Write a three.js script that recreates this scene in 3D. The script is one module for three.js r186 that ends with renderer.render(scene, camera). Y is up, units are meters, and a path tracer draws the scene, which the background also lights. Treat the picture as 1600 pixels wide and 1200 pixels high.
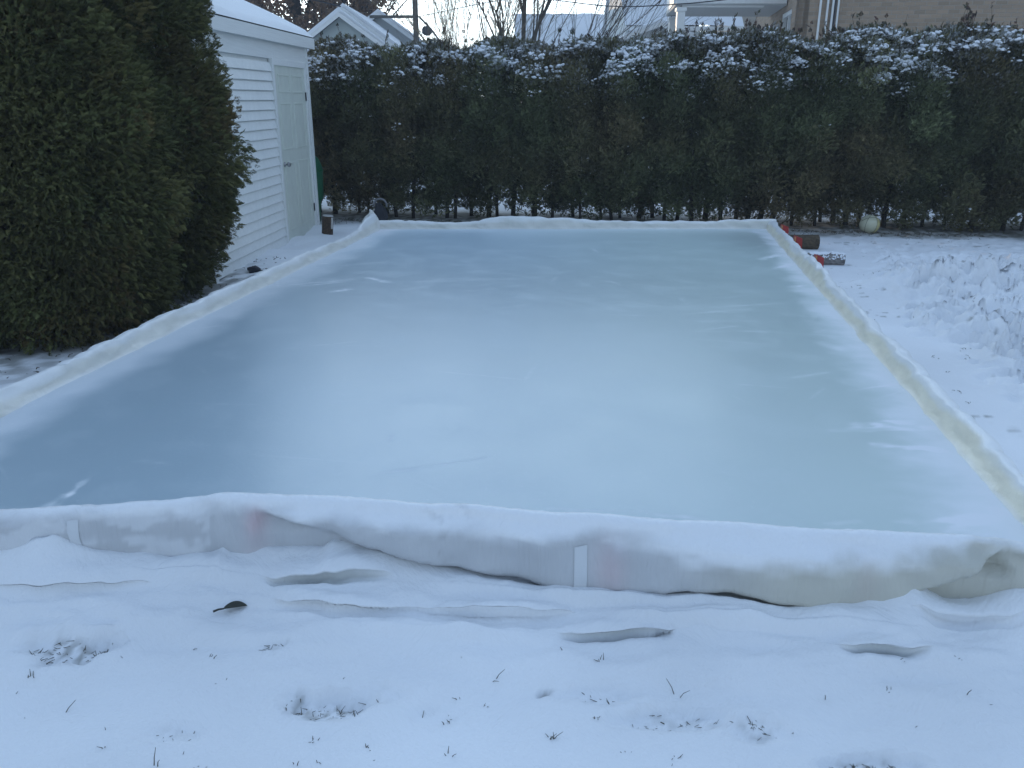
import * as THREE from 'three';
import { mergeGeometries, mergeVertices } from 'three/addons/utils/BufferGeometryUtils.js';
import { RoundedBoxGeometry } from 'three/addons/geometries/RoundedBoxGeometry.js';
import { ImprovedNoise } from 'three/addons/math/ImprovedNoise.js';

// ---------------------------------------------------------------- camera, sky, sun, exposure
const scene = new THREE.Scene();
const PITCH = Math.atan(445 / 1286), EYE = 1.65;
const camera = new THREE.PerspectiveCamera(2 * Math.atan(600 / 1286) * 180 / Math.PI, 4 / 3, 0.05, 600);
camera.position.set(0, EYE, 0);
camera.rotation.set(-PITCH, 0, 0);
scene.add(camera);

const SUN_AZ = -11 * Math.PI / 180, SUN_EL = 3.2 * Math.PI / 180;
const sunDir = new THREE.Vector3(Math.sin(SUN_AZ) * Math.cos(SUN_EL), Math.sin(SUN_EL), -Math.cos(SUN_AZ) * Math.cos(SUN_EL));
{
  const W = 512, H = 256, data = new Float32Array(W * H * 4);
  for (let j = 0; j < H; j++) for (let i = 0; i < W; i++) {
    const el = ((j + 0.5) / H - 0.5) * Math.PI, az = ((i + 0.5) / W - 0.5) * 2 * Math.PI;
    const d = [Math.cos(el) * Math.cos(az), Math.sin(el), Math.cos(el) * Math.sin(az)];
    const c = d[0] * sunDir.x + d[1] * sunDir.y + d[2] * sunDir.z, ang = Math.acos(Math.max(-1, Math.min(1, c)));
    const up = Math.max(0, d[1]), hz = Math.pow(1 - up, 3.2);
    const col = [0.31 + 0.34 * hz, 0.460 + 0.36 * hz, 0.71 + 0.24 * hz];
    const g1 = 0.9 * Math.exp(-ang / 0.30), g2 = 2.9 * Math.exp(-Math.pow(ang / 0.53, 1.8)), low = Math.exp(-Math.max(0, el) / 0.11);
    col[0] += 0.22 * low; col[1] += 0.2 * low; col[2] += 0.08 * low;
    col[0] += 1.15 * g1 + (0.66 + 0.2 * low) * g2; col[1] += 1.0 * g1 + (0.88 + 0.04 * low) * g2; col[2] += 0.7 * g1 + (1.06 - 0.2 * low) * g2;
    for (let k = 0; k < 3; k++) col[k] *= 1.06;
    const o = (j * W + i) * 4;
    for (let k = 0; k < 3; k++) data[o + k] = el < -0.01 ? [0.3, 0.34, 0.42][k] : col[k];
    data[o + 3] = 1;
  }
  const sky = new THREE.DataTexture(data, W, H, THREE.RGBAFormat, THREE.FloatType);
  sky.mapping = THREE.EquirectangularReflectionMapping; sky.magFilter = THREE.LinearFilter; sky.needsUpdate = true;
  scene.background = sky; scene.environment = sky;
}
const sun = new THREE.DirectionalLight(new THREE.Color(1.0, 0.72, 0.42), 2.4);
sun.position.copy(sunDir).multiplyScalar(60); sun.castShadow = true; sun.shadow.mapSize.set(2048, 2048);
Object.assign(sun.shadow.camera, { left: -30, right: 30, top: 30, bottom: -30, near: 1, far: 150 });
scene.add(sun); scene.add(sun.target);
scene.fog = new THREE.FogExp2(new THREE.Color(0.80, 0.86, 0.95), 0.0034);
const renderer = new THREE.WebGLRenderer({ antialias: true });
renderer.setSize(1024, 768);
renderer.toneMapping = THREE.LinearToneMapping;
renderer.toneMappingExposure = 1.09;
renderer.shadowMap.enabled = true;

// ---------------------------------------------------------------- helpers
const V = (x, y, z) => new THREE.Vector3(x, y, z);
const perlin = new ImprovedNoise();
const N = (x, y, z = 0) => perlin.noise(x + 31.7, y + 17.3, z + 5.1);
const fbm = (x, y, z = 0, o = 4) => { let a = 0, s = 1, f = 1; for (let i = 0; i < o; i++) { a += s * N(x * f, y * f, z * f + i * 7.7); s *= 0.5; f *= 2.03; } return a; };
function rng(seed) { let a = seed >>> 0; return () => { a = (a + 0x6D2B79F5) >>> 0; let t = a; t = Math.imul(t ^ (t >>> 15), t | 1); t ^= t + Math.imul(t ^ (t >>> 7), t | 61); return ((t ^ (t >>> 14)) >>> 0) / 4294967296; }; }
const clamp = (x, a = 0, b = 1) => Math.min(b, Math.max(a, x));
const sm = (a, b, x) => { const t = clamp((x - a) / (b - a)); return t * t * (3 - 2 * t); };
const lerp = (a, b, t) => a + (b - a) * t;
function tab(xs, ys) { return (x) => { if (x <= xs[0]) return ys[0]; for (let i = 1; i < xs.length; i++) if (x <= xs[i]) { return lerp(ys[i - 1], ys[i], (x - xs[i - 1]) / (xs[i] - xs[i - 1])); } return ys[ys.length - 1]; }; }
function stab(xs, ys) { return (x) => { if (x <= xs[0]) return ys[0]; for (let i = 1; i < xs.length; i++) if (x <= xs[i]) { return lerp(ys[i - 1], ys[i], sm(xs[i - 1], xs[i], x)); } return ys[ys.length - 1]; }; }
// survey of the photograph: a pixel of the 1600 x 1200 picture to a point on a level h, or at a depth z
const cp = Math.cos(PITCH), sp = Math.sin(PITCH);
const ray = (x, y) => { const u = (x - 800) / 1286, v = (600 - y) / 1286; return [u, v * cp - sp, -(cp + v * sp)]; };
const U = (x, y, h = 0) => { const r = ray(x, y), t = (h - EYE) / r[1]; return V(r[0] * t, h, r[2] * t); };
const UZ = (x, y, z) => { const r = ray(x, y), t = z / r[2]; return V(r[0] * t, EYE + r[1] * t, z); };

const used = {};
function numbered(n) { const k = used[n] = (used[n] ?? -1) + 1; return k ? `${n}_${String(k).padStart(3, '0')}` : n; }
function tag(o, label, category, group) { Object.assign(o.userData, { label, category }); if (group) o.userData.group = group; return o; }
function thing(name, label, category, pos = [0, 0, 0], group) { const o = new THREE.Group(); o.name = numbered(name); o.position.set(...pos); scene.add(o); return tag(o, label, category, group); }
function mesh(name, geo, mat, parent) {
  const m = new THREE.Mesh(geo, mat); m.castShadow = m.receiveShadow = true;
  m.name = parent ? name : numbered(name); (parent ?? scene).add(m); return m;
}
function copyOf(o, label) { const c = o.clone(); c.name = numbered(o.name.replace(/_\d+$/, '')); c.userData = { ...o.userData, label }; scene.add(c); return c; }
function struct(o) { o.userData.kind = 'structure'; return o; }
function merged(list) { return mergeGeometries(list.map((g) => { const h = g.index ? g.toNonIndexed() : g; for (const k of Object.keys(h.attributes)) if (!['position', 'normal', 'uv'].includes(k)) h.deleteAttribute(k); return h; })); }
function box(w, h, d, x = 0, y = 0, z = 0, r = 0) { const g = r ? new RoundedBoxGeometry(w, h, d, 2, r) : new THREE.BoxGeometry(w, h, d); g.translate(x, y, z); return g; }
function grid(nu, nv, f, color) { // f(i,j) -> Vector3 ; faces up when u -> +x and v -> +z
  const pos = [], uv = [], idx = [], col = [];
  for (let j = 0; j < nv; j++) for (let i = 0; i < nu; i++) { const p = f(i, j); pos.push(p.x, p.y, p.z); uv.push(p.x, p.z); if (color) col.push(...color(i, j, p)); }
  for (let j = 0; j < nv - 1; j++) for (let i = 0; i < nu - 1; i++) { const a = j * nu + i, b = a + 1, c = a + nu, d = c + 1; idx.push(a, c, b, b, c, d); }
  const g = new THREE.BufferGeometry();
  g.setAttribute('position', new THREE.Float32BufferAttribute(pos, 3)); g.setAttribute('uv', new THREE.Float32BufferAttribute(uv, 2));
  if (color) g.setAttribute('color', new THREE.Float32BufferAttribute(col, 3));
  g.setIndex(idx); g.computeVertexNormals(); return g;
}
function tube(pts, r0, r1, sides = 6) { // tapered tube through points
  const P = pts, n = P.length, pos = [], idx = [], uv = [];
  let up = V(0.31, 0.2, 0.93).normalize();
  for (let i = 0; i < n; i++) {
    const t = P[Math.min(n - 1, i + 1)].clone().sub(P[Math.max(0, i - 1)]).normalize();
    const a = up.clone().cross(t).normalize(), b = t.clone().cross(a), r = lerp(r0, r1, i / (n - 1));
    for (let k = 0; k <= sides; k++) { const w = k / sides * 2 * Math.PI; const q = P[i].clone().addScaledVector(a, Math.cos(w) * r).addScaledVector(b, Math.sin(w) * r); pos.push(q.x, q.y, q.z); uv.push(k / sides, i * 0.3); }
  }
  for (let i = 0; i < n - 1; i++) for (let k = 0; k < sides; k++) { const a = i * (sides + 1) + k, c = a + sides + 1; idx.push(a, a + 1, c, a + 1, c + 1, c); }
  const g = new THREE.BufferGeometry(); g.setAttribute('position', new THREE.Float32BufferAttribute(pos, 3)); g.setAttribute('uv', new THREE.Float32BufferAttribute(uv, 2)); g.setIndex(idx); g.computeVertexNormals(); return g;
}
function noiseTex(size, f, srgb = false, rep = 1) { // f(u,v) -> [r,g,b] 0..1, tileable is up to f
  const d = new Uint8Array(size * size * 4);
  for (let j = 0; j < size; j++) for (let i = 0; i < size; i++) { const c = f(i / size, j / size), o = (j * size + i) * 4; for (let k = 0; k < 3; k++) d[o + k] = clamp(c[k]) * 255; d[o + 3] = 255; }
  const t = new THREE.DataTexture(d, size, size, THREE.RGBAFormat); t.wrapS = t.wrapT = THREE.RepeatWrapping; t.magFilter = THREE.LinearFilter; t.minFilter = THREE.LinearMipmapLinearFilter; t.generateMipmaps = true;
  if (srgb) t.colorSpace = THREE.SRGBColorSpace; t.repeat.set(rep, rep); t.needsUpdate = true; return t;
}
const tileN = (u, v, f, k) => { const a = 2 * Math.PI; return N(Math.cos(a * u) * f + k, Math.sin(a * u) * f + Math.cos(a * v) * f * 1.01, Math.sin(a * v) * f + k * 2); };
const grey = (v) => [v, v, v];
const rgb = (r, g, b) => new THREE.Color().setRGB(r, g, b);
const M = (r, g, b, rough = 0.7, o = {}) => new THREE.MeshStandardMaterial({ color: rgb(r, g, b), roughness: rough, side: THREE.DoubleSide, ...o });

// ---------------------------------------------------------------- materials
const rs = rng(5);
const grainTex = noiseTex(512, (u, v) => grey(0.5 + 0.3 * tileN(u, v, 3, 1) + 0.26 * tileN(u, v, 8, 4) + 0.14 * tileN(u, v, 20, 7) + 0.03 * (rs() - 0.5)), false, 1.7);
const mSnow = M(1, 1, 1, 0.75, { vertexColors: true, bumpMap: grainTex, bumpScale: 0.004 });
const mSnowPlain = M(0.86, 0.88, 0.9, 0.8, { bumpMap: grainTex, bumpScale: 0.006 });
const mLiner = M(1, 1, 1, 0.36, { vertexColors: true, bumpMap: grainTex, bumpScale: 0.004 });
const mFoliage = new THREE.MeshPhysicalMaterial({ color: 0xffffff, roughness: 0.95, specularIntensity: 0.25, side: THREE.DoubleSide });
const mBark = M(0.07, 0.052, 0.04, 0.95);
const mBarkDark = M(0.035, 0.028, 0.022, 0.95);
const vinyl = noiseTex(256, (u, v) => grey(0.93 + 0.06 * tileN(u, v, 2, 3) + 0.05 * tileN(u, v, 14, 9)), false, 1);
const mVinyl = M(0.86, 0.87, 0.85, 0.55, { map: vinyl });
const mTrim = M(0.84, 0.85, 0.83, 0.5, { map: vinyl });
const mDoor = M(0.70, 0.73, 0.65, 0.5, { map: vinyl });
const mDark = M(0.03, 0.03, 0.035, 0.7);
const mMetal = M(0.35, 0.35, 0.36, 0.35, { metalness: 0.9 });
const mRed = M(0.36, 0.028, 0.025, 0.4);

// ---------------------------------------------------------------- layout of the rink
const ICE = 0.195, TOP = 0.30, FT = 0.33;
const crestY = stab([-120, 0, 120, 250, 310, 345, 500, 700, 900, 1100, 1300, 1500, 1560, 1620, 1720], [806, 797, 790, 783, 776, 770, 775, 788, 802, 815, 828, 836, 842, 852, 866]);
const crestPts = []; for (let p = -560; p <= 1760; p += 8) crestPts.push(U(p, p < -120 ? 806 + (-120 - p) * 0.05 : crestY(p), FT));
const zLiner = (x) => { const c = crestPts; if (x <= c[0].x) return c[0].z; for (let i = 1; i < c.length; i++) if (x <= c[i].x) return lerp(c[i - 1].z, c[i].z, (x - c[i - 1].x) / (c[i].x - c[i - 1].x)); return c[c.length - 1].z; };
// where the snow meets the front of the liner: pixel -> height
const contactPx = [[-200, 868], [0, 858], [35, 848], [60, 836], [85, 836], [110, 846], [140, 858], [200, 864], [265, 873], [300, 864], [335, 861], [350, 852], [362, 860], [430, 856], [500, 857], [520, 846], [560, 858], [620, 873], [700, 887], [780, 902], [860, 918], [930, 927], [1000, 930], [1080, 931], [1150, 936], [1225, 944], [1270, 934], [1310, 926], [1370, 921], [1395, 912], [1420, 908], [1445, 924], [1475, 940], [1520, 945], [1550, 938], [1590, 924], [1640, 915], [1760, 915]];
const OUT = 0.05;
const cX = [], cH = [];
for (const [px, py] of contactPx) {
  const r = ray(px, py); let t = 2.6;
  for (let k = 0; k < 20; k++) t = (zLiner(r[0] * t) + OUT) / r[2];
  cX.push(r[0] * t); cH.push(EYE + r[1] * t);
}
const hContact = tab(cX, cH);
// sides: front corner -> far corner, at the top of the liner
const RF = V(1.86, TOP, -2.36), RB = U(1205, 343, TOP), LF = V(-2.72, TOP, -2.45), LB = U(584, 346, TOP);
const sideX = (A, B, z) => lerp(A.x, B.x, (z - A.z) / (B.z - A.z));
const inRink = (x, z) => z < zLiner(x) && z > -9.85 && x > sideX(LF, LB, z) && x < sideX(RF, RB, z);

// hollows (footprints) in the near snow: pixel, half sizes in metres, depth, bare grass
const PRINTS = [[105, 1020, 0.15, 0.075, 0.030, 1], [515, 1096, 0.13, 0.060, 0.032, 1], [165, 1012, 0.06, 0.05, 0.02, 0.5], [460, 1088, 0.05, 0.05, 0.02, 0.9], [1060, 1118, 0.20, 0.05, 0.022, 0.35], [1180, 1135, 0.10, 0.05, 0.018, 0.4], [940, 1085, 0.12, 0.04, 0.016, 0.2], [1360, 1190, 0.16, 0.04, 0.02, 0.7], [430, 1012, 0.05, 0.03, 0.012, 0.6], [270, 1140, 0.10, 0.04, 0.012, 0.2], [850, 1080, 0.02, 0.012, 0.02, 1.2], [590, 1080, 0.10, 0.05, 0.012, 0.1], [690, 1110, 0.12, 0.05, 0.01, 0.1], [60, 925, 0.13, 0.035, 0.025, 0]]
  .map(([x, y, a, b, d, g]) => { const p = U(x, y, 0.01); return { x: p.x, z: p.z, a, b, d, g }; });
const PILE = U(1440, 432, 0.12);
function trample(x, z) { // heavily walked-on part at the right
  const edge = 2.0 + (-z - 2.5) * 0.19;
  return sm(edge + 0.35, edge + 0.9, x + 0.3 * fbm(x * 0.8, z * 0.8)) * sm(-3.2, -4.1, z) * (1 - 0.85 * sm(-8.0, -9.6, z)) * (1 - sm(9, 14, x));
}
function pits(x, z) { // overlapping boot holes with raised rims
  let y = 0; const c = 0.20, i0 = Math.floor(x / c), j0 = Math.floor(z / c);
  for (let i = i0 - 1; i <= i0 + 1; i++) for (let j = j0 - 1; j <= j0 + 1; j++) {
    const h = (k) => { const v = Math.sin(i * 127.1 + j * 311.7 + k * 74.7) * 43758.5453; return v - Math.floor(v); };
    const px = (i + 0.15 + 0.7 * h(1)) * c, pz = (j + 0.15 + 0.7 * h(2)) * c, a = h(3) * 3.14, dx = x - px, dz = z - pz, u = dx * Math.cos(a) + dz * Math.sin(a), v = -dx * Math.sin(a) + dz * Math.cos(a), q = Math.hypot(u / (0.07 + 0.07 * h(6)), v / (0.045 + 0.03 * h(7))) * (1 + 0.25 * N(x * 9, z * 9, 5)), d = 0.02 + 0.065 * h(4);
    if (h(5) < 0.85 && q < 1.8) y += d * (-sm(1.1, 0.55, q) + 0.5 * sm(1.8, 1.15, q) * sm(0.8, 1.15, q));
  }
  return y;
}
function G(x, z) {
  let y = 0.012 * fbm(x * 0.9, z * 0.9, 1) + 0.006 * fbm(x * 3.5, z * 3.5, 2, 3) * (z > -14 ? 1 : 0);
  const far = sm(25, 80, Math.hypot(x, z)); y += far * 0.6 * N(x * 0.02, z * 0.02);
  if (z > -3.2 && z < 2) {
    const zl = zLiner(x), d = z - zl - OUT;
    if (d > -0.2) {
      const h = hContact(x), e = Math.max(0, d);
      const lump = 0.022 * fbm(x * 3.2, z * 9, 3, 3) * sm(0.05, 0.2, e) * sm(0.75, 0.35, e);
      y += (h - 0.05) * Math.exp(-Math.pow(e / 0.13, 1.4)) + 0.05 * sm(0.62, 0.12, e) + lump;
    }
    for (const p of PRINTS) { const q = Math.hypot((x - p.x) / p.a, (z - p.z) / p.b) + 0.35 * N(x * 14, z * 14, 6); if (q < 1.4) y += p.d * (-sm(1.05, 0.6, q) + 0.25 * sm(1.4, 1.1, q) * sm(0.9, 1.1, q)); }
    y += 0.0045 * fbm(x * 14, z * 14, 4, 4) + 0.006 * fbm(x * 5, z * 6, 44, 2);
  }
  const t = x > 1.5 && x < 14 && z > -12 ? trample(x, z) : 0;
  if (t > 0) {
    const a = fbm(x * 2.3, z * 2.3, 9, 4), b = 1 - Math.abs(fbm(x * 3.1 + 4, z * 3.1, 12, 3)) * 2.2;
    const c2 = fbm(x * 5.5, z * 5.5, 15, 3); y += t * (0.06 * a + 0.05 * b + 0.05 * c2 + 0.03 * (1 - 2.4 * Math.abs(fbm(x * 7.3, z * 7.3, 18, 3))) + 1.2 * pits(x, z) + 0.012 * fbm(x * 16, z * 16, 19, 2));
  }
  if (x > 1.5 && z < -6) { const q = Math.hypot((x - PILE.x) / 0.62, (z - PILE.z) / 0.42); y += 0.17 * Math.exp(-q * q * 1.3) * (0.75 + 0.6 * fbm(x * 4, z * 4, 20)); const q2 = Math.hypot((x - PILE.x - 0.75) / 0.4, (z - PILE.z + 0.1) / 0.3); y += 0.08 * Math.exp(-q2 * q2) * (1 + fbm(x * 5, z * 5, 21)); }
  // drift along the shed and beside the left liner
  if (x < -1 && z < -6.5 && z > -13) y += (0.05 + 0.05 * fbm(x * 1.7, z * 1.7, 30)) * sm(-7.0, -8.6, z) * sm(-3.4, -2.7, x) * sm(-1.6, -2.1, x) * sm(-11.8, -11.0, z);
  if (inRink(x, z)) y = Math.min(y, 0.02);
  return y;
}
// folds of the snow-covered liner skirt: three lines that the rows of the ground sheet follow; along parts of them the snow overhangs a hollow
function hitSnow(x, y) { const r = ray(x, y); let t = 1.2; for (let k = 0; k < 900; k++) { t += 0.002; if (EYE + r[1] * t < G(r[0] * t, r[2] * t)) break; } return V(r[0] * t, EYE + r[1] * t, r[2] * t); }
const REF = [-2.64, -2.36, -2.20, -2.07, -1.80];
const LINES = [
  [[-300, 884], [0, 884], [200, 890], [330, 893], [395, 901], [432, 908], [480, 908], [520, 903], [556, 897], [600, 895], [700, 915], [860, 936], [1080, 948], [1230, 960], [1310, 950], [1395, 945], [1430, 949], [1465, 964], [1500, 971], [1535, 971], [1580, 965], [1900, 965]],
  [[-300, 918], [-20, 917], [60, 919], [120, 917], [165, 913], [230, 912], [330, 920], [410, 932], [470, 944], [530, 954], [580, 957], [640, 952], [700, 958], [770, 963], [830, 961], [890, 957], [1100, 970], [1300, 978], [1430, 985], [1535, 990], [1900, 990]],
  [[-300, 958], [0, 956], [400, 972], [700, 986], [862, 990], [890, 992], [940, 994], [985, 990], [1035, 985], [1080, 984], [1150, 994], [1275, 1008], [1340, 1012], [1390, 1014], [1430, 1015], [1600, 1012], [1900, 1012]],
].map((l) => { const p = l.map(([x, y]) => hitSnow(x, y)); const f = stab(p.map((q) => q.x), p.map((q) => q.z)); return f; });
const FOLDS = [ // line, from pixel, to pixel, lip height, width behind, hollow depth, hollow width
  [0, 385, 600, 0.036, 0.11, 0.050, 0.022], [0, 1415, 1572, 0.036, 0.10, 0.040, 0.036], [0, 640, 1290, 0.045, 0.09, 0.0, 0.045], [0, 150, 400, 0.022, 0.09, 0, 0.06],
  [1, 405, 660, 0.028, 0.12, 0.025, 0.040], [1, 640, 900, 0.044, 0.11, 0.044, 0.075], [1, -40, 200, 0.022, 0.10, 0.012, 0.05], [1, 900, 1440, 0.042, 0.1, 0, 0.045], [2, 420, 880, 0.028, 0.09, 0, 0.05], [2, 1040, 1290, 0.018, 0.09, 0, 0.06],
  [2, 872, 1046, 0.026, 0.12, 0.060, 0.020], [2, 1020, 1050, 0.006, 0.05, 0.03, 0.022], [2, 1286, 1420, 0.024, 0.12, 0.050, 0.017],
].map(([l, a, b, h, wb, dp, wf]) => ({ l, x0: U(a, 980, 0.05).x, x1: U(b, 980, 0.05).x, h, wb, dp, wf }));
function lineZ(x) { const fade = sm(2.6, 2.2, Math.abs(x)); let z = [REF[0], ...LINES.map((f, i) => lerp(REF[i + 1], f(x), fade)), REF[4]]; for (let i = 1; i < 5; i++) z[i] = Math.max(z[i], z[i - 1] + 0.03); return z; }
function warped(x, zr) { // the real place of a row of the sheet, with the folds' height and overhang
  if (zr <= REF[0] || zr >= REF[4] || Math.abs(x) > 2.6) return [zr, 0];
  const L = lineZ(x); let k = 0; while (k < 3 && zr > REF[k + 1] + 1e-6) k++;
  let z = lerp(L[k], L[k + 1], (zr - REF[k]) / (REF[k + 1] - REF[k])), y = 0, dz = 0;
  for (const f of FOLDS) if (x > f.x0 && x < f.x1) {
    const s = (x - f.x0) / (f.x1 - f.x0), e = Math.pow(Math.sin(Math.PI * s), 0.75) * (1 + 0.25 * fbm(x * 7, f.l, 3, 2)), d = z - L[f.l + 1], step = zr - REF[f.l + 1];
    const crisp = f.dp > 0 ? 1 : 0;
    if (step < 5e-5) { y += e * f.h * Math.pow(sm(-f.wb, -0.012, d), 1.2) * (1 - 0.10 * sm(-0.012, 0, d)); dz += crisp * 0.010 * e * sm(-0.03, 0, d); }
    else if (!crisp) y += e * f.h * sm(f.wf, 0.0, d);
    else if (step < 3e-4) { y += e * (f.h * 0.42); dz -= 0.004 * e; }
    else if (step < 0.012) { y -= e * f.dp * 0.75; dz -= 0.03 * e; }
    else if (d < f.wf + 0.02) { y -= e * f.dp * sm(f.wf, f.wf * 0.45, d); dz -= 0.012 * e * sm(f.wf, 0, d); }
  }
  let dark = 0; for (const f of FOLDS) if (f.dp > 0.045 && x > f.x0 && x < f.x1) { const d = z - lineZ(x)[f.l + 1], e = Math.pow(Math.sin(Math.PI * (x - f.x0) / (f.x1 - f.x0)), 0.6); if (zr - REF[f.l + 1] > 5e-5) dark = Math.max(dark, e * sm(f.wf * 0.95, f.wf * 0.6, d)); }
  return [z + dz, y, dark];
}
const CEDARS = [V(-3.5, 0, -6.1), V(-3.3, 0, -7.2)];
function groundColor(x, y, z) {
  let s = [0.87, 0.885, 0.905], dirt = 0;
  if (z > -2.4 && z < -1) for (const p of PRINTS) { const q = Math.hypot((x - p.x) / p.a, (z - p.z) / p.b); if (q < 1.1 && p.g) dirt = Math.max(dirt, 0.6 * p.g * sm(1.0, 0.3, q) * sm(0.0, 0.4, fbm(x * 26, z * 30, 8, 2))); }
  if (x > 2.5 && z < -3 && z > -12.5) dirt = Math.max(dirt, 0.6 * sm(0.25, 0.5, fbm(x * 1.6, z * 2.2, 14, 3) + 0.12) * sm(0.28, 0.5, fbm(x * 9, z * 12, 11, 3)));
  for (const c of CEDARS) { const q = Math.hypot(x - c.x, z - c.z); if (q < 2) dirt = Math.max(dirt, 0.7 * sm(1.75, 0.7, q + 0.5 * N(x * 2, z * 2)) * sm(-0.35, 0.3, fbm(x * 7, z * 7, 16, 3) + 0.25 * sm(1.2, 0.5, q))); }
  const hd = (z + 12.27) - (x + 2.83) * 0.1724; // in front of (+) or behind the hedge line
  if (Math.abs(x) < 14) dirt = Math.max(dirt, 0.9 * sm(0.75, 0.25, hd + 0.35 * N(x * 1.8, z * 2, 3)) * sm(-1.2, -0.5, hd) * (0.65 + 0.35 * sm(-0.2, 0.2, N(x * 9, z * 9, 2))));
  const w = 0.94 + 0.09 * fbm(x * 1.1, z * 1.1, 40, 3);
  return [lerp(s[0] * w, 0.085, dirt), lerp(s[1] * w, 0.08, dirt), lerp(s[2] * w, 0.05, dirt)];
}
{
  const axis = (segs) => { const a = [segs[0][0]]; for (const [from, to, step, grow] of segs) { let x = from, st = step; while (x < to - 1e-6) { x = Math.min(to, x + st); a.push(x); if (grow) st *= grow; } } return a; };
  const back = (from, to, step, grow) => axis([[0, to - from, step, grow]]).map((v) => to - v).reverse();
  const xs = [...back(-220, -4.2, 0.07, 1.22), ...axis([[-4.2, -2.2, 0.045], [-2.2, 2.4, 0.0135], [2.4, 5.6, 0.024], [5.6, 7.2, 0.04], [7.2, 220, 0.06, 1.22]]).slice(1)];
  const zs = [...back(-220, -12.8, 0.08, 1.2), ...axis([[-12.8, -9, 0.042], [-9, -3.2, 0.032], [-3.2, -2.62, 0.03], [-2.62, REF[1], 0.0105], [REF[1], REF[1] + 1e-4, 1e-4], [REF[1] + 1e-4, REF[2], 0.0095], [REF[2], REF[2] + 1e-4, 1e-4], [REF[2] + 1e-4, REF[3], 0.0095], [REF[3], REF[3] + 1e-4, 1e-4], [REF[3] + 1e-4, -1.55, 0.0105], [-1.55, -1, 0.03], [-1, 60, 0.06, 1.25]]).slice(1)];
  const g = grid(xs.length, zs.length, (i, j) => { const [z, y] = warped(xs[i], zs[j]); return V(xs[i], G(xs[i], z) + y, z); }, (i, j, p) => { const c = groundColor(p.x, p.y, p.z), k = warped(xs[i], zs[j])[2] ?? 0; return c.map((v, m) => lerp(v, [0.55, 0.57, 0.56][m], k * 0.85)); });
  tag(struct(mesh('snow_ground', g, mSnow)), 'snow covered back yard ground with footprints and bits of grass', 'snow');
}

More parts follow.
